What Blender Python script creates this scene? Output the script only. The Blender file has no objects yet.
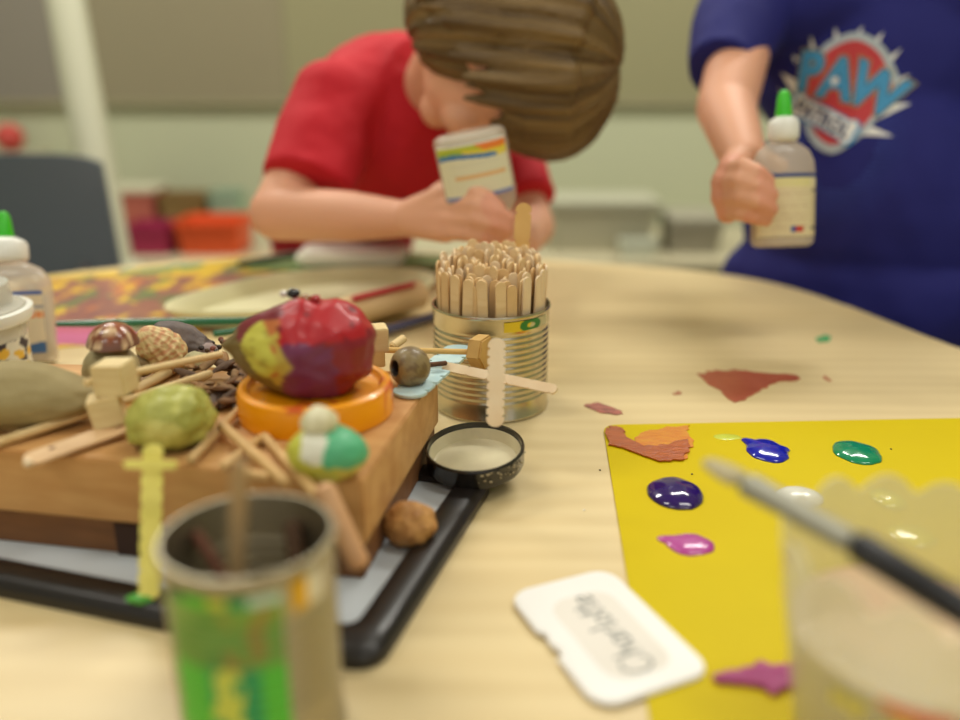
import bpy, bmesh, math, random
from mathutils import Vector as V, Matrix, noise
from mathutils.bvhtree import BVHTree

random.seed(7)
C = bpy.context.scene.collection
PI = math.pi
T = 0.60                      # height of the table top above the floor
PITCH = math.radians(18.8); F = 860.0; H = .285   # camera: pitch, focal length in px, height above the table

# ------------------------------------------------------------------ measuring helpers (table-relative coordinates)
def ray(x, y):
    u = (x-480)/F; v = (360-y)/F
    return V((u, math.cos(PITCH)+v*math.sin(PITCH), -math.sin(PITCH)+v*math.cos(PITCH)))
def at(x, y, z=0.0):
    d = ray(x, y); return V((0, 0, H)) + d*((z-H)/d.z)
def D(x, y, dep): return V((0, 0, H)) + ray(x, y)*dep

# ------------------------------------------------------------------ materials
def lin(c):
    return tuple((x/255/12.92 if x/255 <= .04045 else ((x/255+.055)/1.055)**2.4) for x in c)
def M(name, col, rough=.6, metal=0, coat=0, trans=0, ior=1.45, sss=0, bump=0, bscale=60, bstretch=(1,1,1), mix=None, mscale=20, mstretch=None, emit=0, spec=.5, alpha=1):
    m = bpy.data.materials.new(name); m.use_nodes = True
    nt = m.node_tree; b = nt.nodes['Principled BSDF']
    def s(k, v):
        if k in b.inputs: b.inputs[k].default_value = v
    L = lin(col) if col != 'attr' else (1, 1, 1)
    s('Base Color', (*L, 1)); s('Roughness', rough); s('Metallic', metal); s('Coat Weight', coat); s('Coat Roughness', .08)
    s('Transmission Weight', trans); s('IOR', ior); s('Specular IOR Level', spec); s('Alpha', alpha)
    if sss: s('Subsurface Weight', sss); s('Subsurface Radius', (.6, .3, .15)); s('Subsurface Scale', .01)
    if emit: s('Emission Color', (*L, 1)); s('Emission Strength', emit)
    tc = nt.nodes.new('ShaderNodeTexCoord')
    if col == 'attr':
        a = nt.nodes.new('ShaderNodeAttribute'); a.attribute_name = 'Col'; nt.links.new(a.outputs['Color'], b.inputs['Base Color'])
    if mix:
        mp = nt.nodes.new('ShaderNodeMapping'); mp.inputs['Scale'].default_value = mstretch or bstretch
        n = nt.nodes.new('ShaderNodeTexNoise'); n.inputs['Scale'].default_value = mscale; n.inputs['Detail'].default_value = 5
        cr = nt.nodes.new('ShaderNodeValToRGB'); cr.color_ramp.elements[0].position = .35; cr.color_ramp.elements[1].position = .68
        cr.color_ramp.elements[0].color = (*L, 1); cr.color_ramp.elements[1].color = (*lin(mix), 1)
        nt.links.new(tc.outputs['Object'], mp.inputs[0]); nt.links.new(mp.outputs[0], n.inputs['Vector'])
        nt.links.new(n.outputs[0], cr.inputs[0]); nt.links.new(cr.outputs[0], b.inputs['Base Color'])
    if bump:
        mp = nt.nodes.new('ShaderNodeMapping'); mp.inputs['Scale'].default_value = bstretch
        n = nt.nodes.new('ShaderNodeTexNoise'); n.inputs['Scale'].default_value = bscale; n.inputs['Detail'].default_value = 4
        bp = nt.nodes.new('ShaderNodeBump'); bp.inputs['Strength'].default_value = bump; bp.inputs['Distance'].default_value = .002
        nt.links.new(tc.outputs['Object'], mp.inputs[0]); nt.links.new(mp.outputs[0], n.inputs['Vector'])
        nt.links.new(n.outputs[0], bp.inputs['Height']); nt.links.new(bp.outputs[0], b.inputs['Normal'])
    return m

# ------------------------------------------------------------------ object helpers
WO = {}
def bounds(bm):
    xs = [v.co for v in bm.verts]
    return V([min(c[i] for c in xs) for i in range(3)]), V([max(c[i] for c in xs) for i in range(3)])
def tag(o, label=None, cat=None, group=None, kind=None):
    if label: o['label'] = label
    if cat: o['category'] = cat
    if group: o['group'] = group
    if kind: o['kind'] = kind
    return o
def obj(name, bm, mat, parent=None, col=None, smooth=True, ang=35, label=None, cat=None, group=None, kind=None, org=None):
    """bm in table-relative world coordinates -> one mesh object whose origin is at its base"""
    lo, hi = bounds(bm)
    o0 = org if org is not None else V(((lo.x+hi.x)/2, (lo.y+hi.y)/2, lo.z))
    me = bpy.data.meshes.new(name)
    bmesh.ops.recalc_face_normals(bm, faces=bm.faces)
    cols = [col(v.co) for v in bm.verts] if col else None
    for v in bm.verts: v.co -= o0
    bm.to_mesh(me); bm.free()
    for m in (mat if isinstance(mat, list) else [mat]): me.materials.append(m)
    if cols:
        a = me.color_attributes.new('Col', 'FLOAT_COLOR', 'POINT')
        for i, c in enumerate(cols): a.data[i].color = (*lin(c), 1)
    if smooth:
        me.shade_smooth()
        if ang: me.set_sharp_from_angle(angle=math.radians(ang))
    o = bpy.data.objects.new(name, me); C.objects.link(o)
    w0 = o0 + V((0, 0, T)); WO[o.name] = w0
    if parent: o.parent = parent; o.location = w0 - WO[parent.name]
    else: o.location = w0
    return tag(o, label, cat, group, kind)
def thing(name, label, cat, loc, group=None, kind=None):
    o = bpy.data.objects.new(name, None); C.objects.link(o); o.empty_display_size = .02
    o.location = loc + V((0, 0, T)); WO[o.name] = loc + V((0, 0, T))
    return tag(o, label, cat, group, kind)

# ------------------------------------------------------------------ shape helpers
def xf(bm, m, verts=None):
    for v in (verts or bm.verts): v.co = m @ v.co
    return bm
def frame(z, x=None):
    z = V(z).normalized(); x = V(x) if x is not None else (V((1, 0, 0)) if abs(z.x) < .9 else V((0, 1, 0)))
    x = (x - z*x.dot(z)).normalized(); y = z.cross(x)
    return Matrix((x, y, z)).transposed().to_4x4()
def box(bm, lo, hi, bev=0, seg=2):
    lo = V(lo); hi = V(hi)
    r = bmesh.ops.create_cube(bm, size=1); vs = r['verts']
    for v in vs: v.co = V([(lo[i]+hi[i])/2 + v.co[i]*(hi[i]-lo[i]) for i in range(3)])
    if bev:
        es = list({e for v in vs for e in v.link_edges})
        bmesh.ops.bevel(bm, geom=es, offset=bev, segments=seg, affect='EDGES', profile=.5)
    return bm
def obox(bm, c, ax, ay, az, bev=0):
    """box with centre c and half-axis vectors"""
    b2 = bmesh.new(); box(b2, (-1, -1, -1), (1, 1, 1))
    m = Matrix((ax, ay, az)).transposed().to_4x4(); m.translation = c
    xf(b2, m)
    if bev: bmesh.ops.bevel(b2, geom=list(b2.edges), offset=bev, segments=2, affect='EDGES')
    return join(bm, b2)
def join(bm, b2):
    me = bpy.data.meshes.new('tmp'); b2.to_mesh(me); b2.free(); bm.from_mesh(me); bpy.data.meshes.remove(me); return bm
def lathe(bm, prof, n=48, c=(0, 0, 0), close=False, sx=1, sy=1, zfun=None):
    c = V(c); rings = []
    for (r, z) in prof:
        if r < 1e-6: rings.append([bm.verts.new(c+V((0, 0, z)))])
        else: rings.append([bm.verts.new(c+V((r*sx*math.cos(2*PI*i/n), r*sy*math.sin(2*PI*i/n), z + (zfun(2*PI*i/n, z) if zfun else 0)))) for i in range(n)])
    pairs = list(zip(rings, rings[1:])) + ([(rings[-1], rings[0])] if close else [])
    for a, b in pairs:
        for i in range(n):
            j = (i+1) % n
            q = ([a[0]] if len(a) == 1 else [a[i], a[j]]) + ([b[0]] if len(b) == 1 else [b[j], b[i]])
            if len(q) > 2: bm.faces.new(q)
    return bm
def tube(bm, pts, rads, n=12, flat=1.0):
    """closed tube through points; rounded ends"""
    pts = [V(p) for p in pts]
    if not isinstance(rads, (list, tuple)): rads = [rads]*len(pts)
    ds = [(pts[min(i+1, len(pts)-1)]-pts[max(i-1, 0)]).normalized() for i in range(len(pts))]
    P = [pts[0]-ds[0]*0, *pts]; rr = [rads[0]*.55, *rads]; dd = [ds[0], *ds]
    P[0] = pts[0]; P[1] = pts[0]+ds[0]*min(rads[0]*.45, (pts[1]-pts[0]).length*.3)
    P.append(pts[-1]); rr.append(rads[-1]*.55); dd.append(ds[-1]); P[-2] = pts[-1]-ds[-1]*min(rads[-1]*.45, (pts[-1]-pts[-2]).length*.3)
    ref = V((0, 0, 1)) if abs(ds[0].z) < .9 else V((1, 0, 0)); rings = []
    for p, r, d in zip(P, rr, dd):
        x = ref.cross(d).normalized(); y = d.cross(x)
        rings.append([bm.verts.new(p+x*r*math.cos(2*PI*i/n)+y*r*flat*math.sin(2*PI*i/n)) for i in range(n)])
    for a, b in zip(rings, rings[1:]):
        for i in range(n): bm.faces.new((a[i], a[(i+1) % n], b[(i+1) % n], b[i]))
    bm.faces.new(rings[0][::-1]); bm.faces.new(rings[-1])
    return bm
def prism(bm, poly, z0, z1, bev=0, m=None):
    vs = [bm.verts.new((p[0], p[1], z0)) for p in poly]; f = bm.faces.new(vs)
    r = bmesh.ops.extrude_face_region(bm, geom=[f]); nv = [g for g in r['geom'] if isinstance(g, bmesh.types.BMVert)]
    for v in nv: v.co.z = z1
    if bev:
        s = set(nv) | set(vs); es = [e for e in bm.edges if e.verts[0] in s and e.verts[1] in s and abs(e.verts[0].co.z-e.verts[1].co.z) < 1e-9]
        rr = bmesh.ops.bevel(bm, geom=es, offset=bev, segments=2, affect='EDGES')
    if m is not None: xf(bm, m)
    return bm
def rrect(w, h, r, n=6):
    out = []
    for cx, cy, a0 in ((w/2-r, h/2-r, 0), (-w/2+r, h/2-r, 90), (-w/2+r, -h/2+r, 180), (w/2-r, -h/2+r, 270)):
        for k in range(n+1):
            a = math.radians(a0+90*k/n); out.append((cx+r*math.cos(a), cy+r*math.sin(a)))
    return out
def ico(bm, c, r, sub=4, rot=None):
    res = bmesh.ops.create_icosphere(bm, subdivisions=sub, radius=1)
    m = (rot or Matrix.Identity(4))
    for v in res['verts']: v.co = V(c) + (m @ V((v.co.x*r[0], v.co.y*r[1], v.co.z*r[2])))
    return bm
def rock(c, r, seed=0, amp=.12, fr=1.6, rot=None, sub=5, shape=None):
    bm = bmesh.new(); bmesh.ops.create_icosphere(bm, subdivisions=sub, radius=1)
    m = rot or Matrix.Identity(4); off = V((seed*3.1, seed*1.7, seed*.9))
    for v in bm.verts:
        n = v.co.copy(); k = 1 + amp*noise.fractal(n*fr+off, 1, 2, 3)
        if shape: n = shape(n)
        v.co = V(c) + (m @ V((n.x*r[0]*k, n.y*r[1]*k, n.z*r[2]*k)))
    return bm
def pixpoly(pts, z): return [at(x, y, z) for x, y in pts]
def spline(P, n=8, closed=True):
    out = []; N = len(P)
    for i in range(N if closed else N-1):
        g = (lambda k: P[k % N]) if closed else (lambda k: P[max(0, min(N-1, k))])
        a, b, c, d = g(i-1), g(i), g(i+1), g(i+2)
        for k in range(n):
            t = k/n
            out.append(tuple(.5*((2*b[j]) + (-a[j]+c[j])*t + (2*a[j]-5*b[j]+4*c[j]-d[j])*t*t + (-a[j]+3*b[j]-3*c[j]+d[j])*t**3) for j in range(len(b))))
    if not closed: out.append(tuple(P[-1]))
    return out

# union of rounded solids, voxel-remeshed to one continuous surface
def cap(bm, a, b, ra, rb, flat=False, n=20):
    a = V(a); b = V(b); d = (b-a); L = d.length; m = frame(d); m.translation = a
    prof = [(0, -ra)] if True else []
    prof += [(ra*math.sin(t), -ra*math.cos(t)) for t in [PI/2*k/5 for k in range(1, 6)]]
    prof += [(rb, L)] if flat else [(rb*math.cos(t), L+rb*math.sin(t)) for t in [PI/2*k/5 for k in range(0, 5)]]
    prof += [(0, L if flat else L+rb)]
    b2 = bmesh.new(); lathe(b2, prof, n); xf(b2, m); join(bm, b2)
def ell(bm, c, r, rot=None):
    b2 = bmesh.new(); bmesh.ops.create_icosphere(b2, subdivisions=3, radius=1)
    m = rot or Matrix.Identity(4)
    for v in b2.verts: v.co = V(c) + (m @ V((v.co.x*r[0], v.co.y*r[1], v.co.z*r[2])))
    join(bm, b2)
def remesh(bm, vox=.004, smooth=6, sf=.6):
    me = bpy.data.meshes.new('tmp'); bmesh.ops.recalc_face_normals(bm, faces=bm.faces); bm.to_mesh(me); bm.free()
    o = bpy.data.objects.new('tmp', me); C.objects.link(o)
    r = o.modifiers.new('r', 'REMESH'); r.mode = 'VOXEL'; r.voxel_size = vox; r.adaptivity = 0
    s = o.modifiers.new('s', 'SMOOTH'); s.iterations = smooth; s.factor = sf
    dg = bpy.context.evaluated_depsgraph_get(); dg.update()
    m2 = bpy.data.meshes.new_from_object(o.evaluated_get(dg))
    out = bmesh.new(); out.from_mesh(m2)
    bpy.data.objects.remove(o); bpy.data.meshes.remove(me); bpy.data.meshes.remove(m2)
    return out

# ================================================================== THE ROOM
FL = -T
mw = M('wall paint', (184, 188, 158), .8, bump=.15, bscale=40)
def bx(lo, hi, bev=0):
    return box(bmesh.new(), lo, hi, bev)
obj('floor', bx((-3, -2.2, FL-.05), (3, 3.3, FL)), M('floor', (150, 142, 120), .5, mix=(140, 132, 110), mscale=9), smooth=False, kind='structure')
obj('ceiling', bx((-3, -2.2, 1.95), (3, 3.3, 2.0)), M('ceiling', (225, 225, 215), .9), smooth=False, kind='structure')
obj('wall_back', bx((-3, 3.3, FL-.05), (3, 3.4, 2.0)), mw, smooth=False, kind='structure')
obj('wall_left', bx((-3.1, -2.2, FL-.05), (-3, 3.4, 2.0)), mw, smooth=False, kind='structure')
obj('wall_right', bx((3, -2.2, FL-.05), (3.1, 3.4, 2.0)), mw, smooth=False, kind='structure')
obj('baseboard_back', bx((-3, 3.28, FL), (3, 3.3, FL+.1), .004), M('base', (110, 108, 92), .6), smooth=False, kind='structure')
# pin boards along the back wall
for (x0, x1, c, lb) in ((-2.9, -1.50, (132, 126, 114), 'leftmost dull grey fabric pin board on the back wall behind the white post'),
                    (-1.5, -.70, (140, 132, 106), 'taupe fabric pin board on the wall between grey board and olive board'),
                    (-.70, 2.6, (144, 140, 106), 'wide olive fabric pin board on the wall behind both children')):
    t = thing('pin_board', lb, 'pin board', V(((x0+x1)/2, 3.29, .17)))
    obj('board_surface', bx((x0+.001, 3.275, .17), (x1-.001, 3.298, 1.6)), M('board', c, .9, bump=.2, bscale=200), t, smooth=False)
    for zz in (.155, 1.6): obj('board_frame', bx((x0, 3.27, zz), (x1, 3.3, zz+.017)), M('boardframe', (150, 144, 114), .6), t, smooth=False)
# low cupboard with boxes on it
cw = M('cupboard', (176, 172, 146), .6)
t = thing('low_cupboard', 'long low cream storage cupboard along the back wall', 'cupboard', V((-.1, 2.9, FL)))
obj('cupboard_body', bx((-2.4, 2.66, FL+.06), (2.4, 3.26, -.31), .004), cw, t, smooth=False)
obj('cupboard_top', bx((-2.42, 2.62, -.31), (2.42, 3.27, -.285), .004), M('cuptop', (188, 180, 150), .5), t, smooth=False)
obj('plinth', bx((-2.38, 2.7, FL), (2.38, 3.24, FL+.06)), M('plinth', (90, 85, 72), .7), t, smooth=False)
for k in range(6):
    x = -2.4+k*.8
    d = obj('door', bx((x+.01, 2.645, FL+.07), (x+.79, 2.66, -.32), .003), cw, t, smooth=False)
    obj('door_handle', bx((x+.7, 2.625, FL+.15), (x+.712, 2.645, FL+.25), .003), M('handle', (120, 120, 118), .3, metal=1), d, smooth=False)
CT = -.285
def bin_(name, label, cat, x0, x1, y0, y1, h, col, lid=None, rough=.5):
    t = thing(name, label, cat, V(((x0+x1)/2, (y0+y1)/2, CT)))
    w, d = x1-x0, y1-y0; b = bmesh.new(); m = Matrix.Translation(((x0+x1)/2, (y0+y1)/2, 0))
    n = 7; rings = []
    for (s, z) in ((.88, CT), (1, CT+h), (1.04, CT+h), (1.04, CT+h-.012), (.985, CT+h-.012), (.96, CT+h-.004), (.86, CT+.006)):
        rings.append([b.verts.new(m @ V((p[0]*s, p[1]*s, z))) for p in rrect(w, d, .02, 3)])
    for a, c in zip(rings, rings[1:]):
        for i in range(len(a)): b.faces.new((a[i], a[(i+1) % len(a)], c[(i+1) % len(a)], c[i]))
    b.faces.new(rings[0]); b.faces.new(rings[-1])
    obj('bin_body', b, M(name, col, rough), t)
    if lid: obj('lid', prism(bmesh.new(), rrect(w*1.06, d*1.06, .022, 4), CT+h, CT+h+.016, .004, m), M('lid', lid, .5), t)
    return t
def X(px, dep): return (px-480)/F*dep
bin_('storage_bin', 'bright orange plastic bin on the cupboard left of the boy', 'bin', X(176, 2.75), X(243, 2.75), 2.7, 2.9, .105, (225, 88, 40))
bin_('storage_bin', 'small magenta tub on the cupboard beside the orange bin', 'bin', X(128, 2.75), X(172, 2.75), 2.7, 2.85, .095, (160, 40, 80))
bin_('storage_bin', 'dusty red tub with cream lid near the foot of the white post', 'bin', X(112, 3.05), X(163, 3.05), 2.98, 3.14, .16, (176, 96, 82), (200, 196, 170))
bin_('storage_bin', 'brown open basket behind the orange bin', 'bin', X(166, 3.05), X(212, 3.05), 2.98, 3.14, .15, (138, 112, 66))
bin_('storage_bin', 'pale aqua tub close to the left sleeve of the boy', 'bin', X(214, 3.05), X(246, 3.05), 2.98, 3.1, .16, (150, 176, 150))
bin_('storage_bin', 'large whitish storage box right of the boy below the green wall', 'bin', X(548, 2.85), X(652, 2.85), 2.75, 2.98, .15, (172, 168, 144), (182, 182, 160))
bin_('storage_bin', 'grey storage box near the blue shirted child', 'bin', X(664, 2.85), X(715, 2.85), 2.72, 2.95, .10, (150, 145, 128), (160, 156, 138))
bin_('storage_bin', 'low white tub between the two pale boxes at the right', 'bin', X(620, 2.7), X(658, 2.7), 2.66, 2.73, .055, (200, 204, 186))
# small red ball on the wall shelf at the far left
t = thing('wall_shelf', 'small cream shelf on the wall at the left edge', 'shelf', V((-1.75, 3.2, .03)))
obj('shelf_board', bx((-2.05, 3.1, -.03), (-1.6, 3.3, -.005), .003), cw, t, smooth=False)
for x in (-1.95, -1.68): obj('bracket', bx((x, 3.14, -.1), (x+.015, 3.3, -.03), .002), cw, t, smooth=False)
b = bmesh.new(); ico(b, V((-1.70, 3.2, .045)), (.05, .05, .05), 4); obj('ball', b, M('redball', (190, 70, 62), .5), label='dull red ball on the little wall shelf at the left edge', cat='ball')
# white post and pipe
b = bmesh.new(); p0 = D(113, 262, 2.05); p1 = D(64, -10, 2.05); d = (p1-p0).normalized()
t = thing('support_post', 'cream white round post rising behind the grey chair', 'post', V((p0.x-.03, p0.y, FL)))
pb = p0 - d*((p0.z-FL)/d.z); pt = p0 + d*((1.95-p0.z)/d.z)
tube(b, [pb, pt], .044, 24); obj('post_shaft', b, M('post', (196, 196, 170), .45), t)
b = bmesh.new(); lathe(b, [(0, FL), (.085, FL), (.085, FL+.012), (.05, FL+.03), (0, FL+.03)], 32, (pb.x, pb.y, 0)); obj('post_foot', b, M('postf', (180, 180, 156), .5), t)
b = bmesh.new(); lathe(b, [(.043, -.03), (.058, -.03), (.062, -.02), (.062, .0), (.056, .01), (.043, .01)], 32, (p0.x+.002, p0.y, p0.z-.01), close=True); obj('collar', b, M('postf', (190, 190, 166), .5), t)
# grey chair
cg = M('chair plastic', (86, 94, 98), .55, bump=.1, bscale=150)
cc = D(-22, 215, 1.6); t = thing('school_chair', 'dark grey plastic school chair behind the table at the left', 'chair', V((cc.x, cc.y-.12, FL)))
b = bmesh.new(); n = 16; W = .235; grid = []
for side in (0, 1):
    g = []
    for j in range(9):
        row = []
        for i in range(n+1):
            s = i/n*2-1; v = j/8; x = cc.x + s*W*(1-.16*v); z = cc.z-.23+v*.335 - (.02*abs(s)**6 if j == 8 else 0)
            y = cc.y + .05*(1-s*s)*-1 + .05 + v*.05 + side*.012
            row.append(b.verts.new((x, y, z)))
        g.append(row)
    grid.append(g)
for g in grid:
    for j in range(8):
        for i in range(n): b.faces.new((g[j][i], g[j][i+1], g[j+1][i+1], g[j+1][i]))
A, Bq = grid
for j in range(8):
    b.faces.new((A[j][0], A[j+1][0], Bq[j+1][0], Bq[j][0])); b.faces.new((A[j][n], Bq[j][n], Bq[j+1][n], A[j+1][n]))
for i in range(n):
    b.faces.new((A[8][i], A[8][i+1], Bq[8][i+1], Bq[8][i])); b.faces.new((A[0][i], Bq[0][i], Bq[0][i+1], A[0][i+1]))
obj('backrest', b, cg, t)
sy = cc.y; sz = -.26
obj('seat', prism(bmesh.new(), rrect(.40, .38, .06), sz, sz+.014, .004, Matrix.Translation((cc.x, sy-.15, 0))), cg, t)
cm = M('chair metal', (120, 122, 124), .3, metal=1)
for sx in (-1, 1):
    for q in (0, 1):
        b = bmesh.new(); tube(b, [V((cc.x+sx*.2, sy-.03-q*.30-(.05 if q else -.05), FL)), V((cc.x+sx*.17, sy-.02-q*.3, sz))], .011, 12); obj('leg', b, cm, t)
    b = bmesh.new(); tube(b, [V((cc.x+sx*.17, sy-.02, sz)), V((cc.x+sx*.16, sy+.045, cc.z-.10))], .010, 12); obj('back_support', b, cm, t)

# ceiling lamps
lm = M('lamp diffuser', (255, 252, 240), .5, emit=1.0)
for i, (x, y) in enumerate(((-1.2, .35), (.9, .35), (-1.2, -1.3), (.9, -1.3), (-1.2, 2.2), (.9, 2.2))):
    t = thing('ceiling_lamp', 'long rectangular ceiling lamp above the table', 'lamp', V((x, y, 1.9)), 'ceiling lamps')
    obj('diffuser', bx((x-.55, y-.13, 1.905), (x+.55, y+.13, 1.92), .004), lm, t, smooth=False)
    obj('lamp_housing', bx((x-.58, y-.16, 1.918), (x+.58, y+.16, 1.95), .004), M('housing', (230, 230, 225), .5), t, smooth=False)
    L = bpy.data.lights.new('lamp_light', 'AREA'); L.shape = 'RECTANGLE'; L.size = 1.1; L.size_y = .26; L.energy = {.35: 12, -1.3: 8, 2.2: 36}[y]; L.color = (1, .97, .89)
    lo = bpy.data.objects.new('lamp_light', L); C.objects.link(lo); lo.parent = t; lo.location = (0, 0, -.003)

# ================================================================== THE TABLE
edge = [(-.81, .98), (-.64, 1.205), (-.50, 1.295), (-.36, 1.365), (-.13, 1.385), (.125, 1.318), (.397, 1.19), (.511, .885), (.60, .6), (.66, .25), (.58, -.12), (.3, -.4), (-.3, -.5), (-.72, -.2), (-.9, .25), (-.9, .6)]
woodt = bpy.data.materials.new('table laminate'); woodt.use_nodes = True
nt = woodt.node_tree; bs = nt.nodes['Principled BSDF']; bs.inputs['Roughness'].default_value = .42
tc = nt.nodes.new('ShaderNodeTexCoord'); mp = nt.nodes.new('ShaderNodeMapping'); mp.inputs['Scale'].default_value = (.9, 6, 1); mp.inputs['Rotation'].default_value = (0, 0, .1)
n1 = nt.nodes.new('ShaderNodeTexNoise'); n1.inputs['Scale'].default_value = 2.6; n1.inputs['Detail'].default_value = 6; n1.inputs['Distortion'].default_value = .8
wv = nt.nodes.new('ShaderNodeTexWave'); wv.bands_direction = 'Y'; wv.inputs['Scale'].default_value = 2.2; wv.inputs['Distortion'].default_value = 5; wv.inputs['Detail'].default_value = 3; wv.inputs['Detail Scale'].default_value = 1.2
cr = nt.nodes.new('ShaderNodeValToRGB'); e = cr.color_ramp.elements; e[0].position = .3; e[0].color = (*lin((214, 191, 140)), 1); e[1].position = .7; e[1].color = (*lin((224, 203, 154)), 1)
mx = nt.nodes.new('ShaderNodeMix'); mx.data_type = 'FLOAT'; mx.inputs[0].default_value = .22
nt.links.new(tc.outputs['Object'], mp.inputs[0]); nt.links.new(mp.outputs[0], n1.inputs['Vector']); nt.links.new(mp.outputs[0], wv.inputs['Vector'])
nt.links.new(n1.outputs[0], mx.inputs[2]); nt.links.new(wv.outputs['Fac'], mx.inputs[3]); nt.links.new(mx.outputs[0], cr.inputs[0]); nt.links.new(cr.outputs[0], bs.inputs['Base Color'])
t = thing('activity_table', 'large rounded maple laminate classroom table holding all the craft things', 'table', V((-.1, .45, FL)))
ep = spline(edge, 10)
obj('tabletop', prism(bmesh.new(), ep, -.028, 0, .002), woodt, t, ang=40)
obj('edge_band', prism(bmesh.new(), [(x*1.0035, (y-.45)*1.0035+.45) for x, y in ep], -.026, -.003, .001), M('edgeband', (120, 100, 76), .5), t, ang=40)
for x, y in ((-.6, .95), (.33, .95), (-.6, .0), (.4, .0)):
    b = bmesh.new(); lathe(b, [(0, FL+.01), (.016, FL+.01), (.02, FL+.05), (.02, -.05), (.05, -.045), (.05, -.028), (0, -.028)], 20, (x, y, 0))
    lg = obj('leg', b, M('tleg', (150, 150, 150), .3, metal=1), t)
    b = bmesh.new(); lathe(b, [(0, FL), (.022, FL), (.024, FL+.02), (.016, FL+.03), (0, FL+.03)], 20, (x, y, 0)); obj('leg_glide', b, M('glide', (40, 40, 40), .6), lg)

# ---- generic pieces -------------------------------------------------
def vn(p, s): return noise.noise(V((p[0]*s, p[1]*s, p[2]*s if len(p) > 2 else 0)))
MA = M('painted', 'attr', .55, bump=.25, bscale=300)
MAG = M('glossy painted', 'attr', .3, coat=.6, bump=.12, bscale=120)
MAF = M('flat print', 'attr', .5)
craft = M('craft wood', (226, 194, 142), .6, mix=(236, 208, 160), mscale=30, mstretch=(1, 6, 6), bump=.1, bscale=200, bstretch=(.2, 1, 1))
craft_pale = M('pale craft wood', (236, 216, 182), .6, bump=.1, bscale=200, mix=(228, 200, 160), mscale=40)
dowel = M('dowel wood', (214, 182, 128), .6, mix=(196, 158, 104), mscale=60)
twigm = M('twig', (108, 70, 44), .8, mix=(70, 46, 32), mscale=200)
def sideout(L, w, notched):
    """upper edge of a craft stick, x from -L/2 to L/2"""
    pts = []
    if not notched:
        return None
    return pts
def stick_outline(L, w, notches=(), nd=.0016, nw=.0014):
    r = w/2; up = []
    for k in range(7): a = PI - PI/2*k/6; up.append((-L/2+r*.9+r*.9*math.cos(a), r*math.sin(a)))
    for x in sorted(notches):
        up += [(x-nw, r), (x-nw*.5, r-nd), (x+nw*.5, r-nd), (x+nw, r)]
    for k in range(7): a = PI/2 - PI/2*k/6; up.append((L/2-r*.9+r*.9*math.cos(a), r*math.sin(a)))
    return up + [(x, -y) for x, y in up[::-1][1:-1]]
def flat_stick(p0, p1, w, th, up=(0, 0, 1), notches=0, big=False):
    p0 = V(p0); p1 = V(p1); L = (p1-p0).length
    ns = [-L/2+w*.62+(L-1.24*w)*k/(notches-1) for k in range(notches)] if notches else ()
    b = bmesh.new(); prism(b, stick_outline(L, w, ns, w*.12, w*.08), -th/2, th/2, 0 if notches else th*.2); bmesh.ops.triangulate(b, faces=[f for f in b.faces if len(f.verts) > 4])
    x = (p1-p0).normalized(); z = V(up); z = (z-x*z.dot(x)).normalized(); y = z.cross(x)
    m = Matrix((x, y, z)).transposed().to_4x4(); m.translation = (p0+p1)/2
    return xf(b, m)
def rod(p0, p1, r, n=12): return tube(bmesh.new(), [p0, p1], r, n)
def tobj(name, label, cat, bm, mat, **k): return obj(name, bm, mat, label=label, cat=cat, **k)

# ================================================================== FAR TIN CAN WITH CRAFT STICKS
def tin(c, R, Hc, name, label, metal, rib0, rib1, nrib):
    t = thing(name, label, 'tin can', V(c))
    pr = [(0, .0015), (R-.004, .0015), (R-.002, 0), (R+.0008, .001), (R+.0008, .003), (R, .004)]
    for k in range(nrib*6+1):
        z = rib0+(rib1-rib0)*k/(nrib*6); pr.append((R-.0009*(1-math.cos(2*PI*k/6))/2*1.2, z))
    pr += [(R, Hc-.004), (R+.001, Hc-.003), (R+.0013, Hc-.0015), (R+.0006, Hc), (R-.0008, Hc), (R-.0012, Hc-.002)]
    for k in range(nrib*6, -1, -1):
        z = rib0+(rib1-rib0)*k/(nrib*6); pr.append((R-.0011-.0009*(1-math.cos(2*PI*k/6))/2*1.2, z))
    pr += [(R-.0012, .004), (0, .004)]
    b = bmesh.new(); lathe(b, pr, 96, c); obj('can_wall', b, metal, t, ang=60)
    return t
steel = M('tin steel', (206, 196, 170), .24, metal=1, bump=.05, bscale=60)
cF = V((.0095, .72, 0)); RF = .0505; HF = .093
tf = tin(cF, RF, HF, 'tin_can', 'ribbed silver tin can packed with craft sticks in the middle of the table', steel, .016, .078, 12)
def shellpatch(c, R, a0, a1, z0, z1, n=30, m=20, th=.0003, sy=1):
    b = bmesh.new(); c = V(c); g = [[b.verts.new(c+V((R*math.cos(a0+(a1-a0)*i/n), R*sy*math.sin(a0+(a1-a0)*i/n), z0+(z1-z0)*j/m))) for i in range(n+1)] for j in range(m+1)]
    for j in range(m):
        for i in range(n): b.faces.new((g[j][i], g[j][i+1], g[j+1][i+1], g[j+1][i]))
    return b
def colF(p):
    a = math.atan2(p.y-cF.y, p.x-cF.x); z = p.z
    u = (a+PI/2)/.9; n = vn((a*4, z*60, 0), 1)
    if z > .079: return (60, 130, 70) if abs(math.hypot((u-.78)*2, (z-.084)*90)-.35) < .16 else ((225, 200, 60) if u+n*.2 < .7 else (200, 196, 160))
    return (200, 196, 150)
b = shellpatch(cF, RF+.0004, -PI/2+.2, -PI/2+1.15, .080, .0885, 60, 14)  # thin band below the rim, coloured yellow, green and pale cream
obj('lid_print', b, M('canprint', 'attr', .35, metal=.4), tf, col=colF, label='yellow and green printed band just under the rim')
groupS = 'craft sticks in the far tin can'
protos = []
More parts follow.
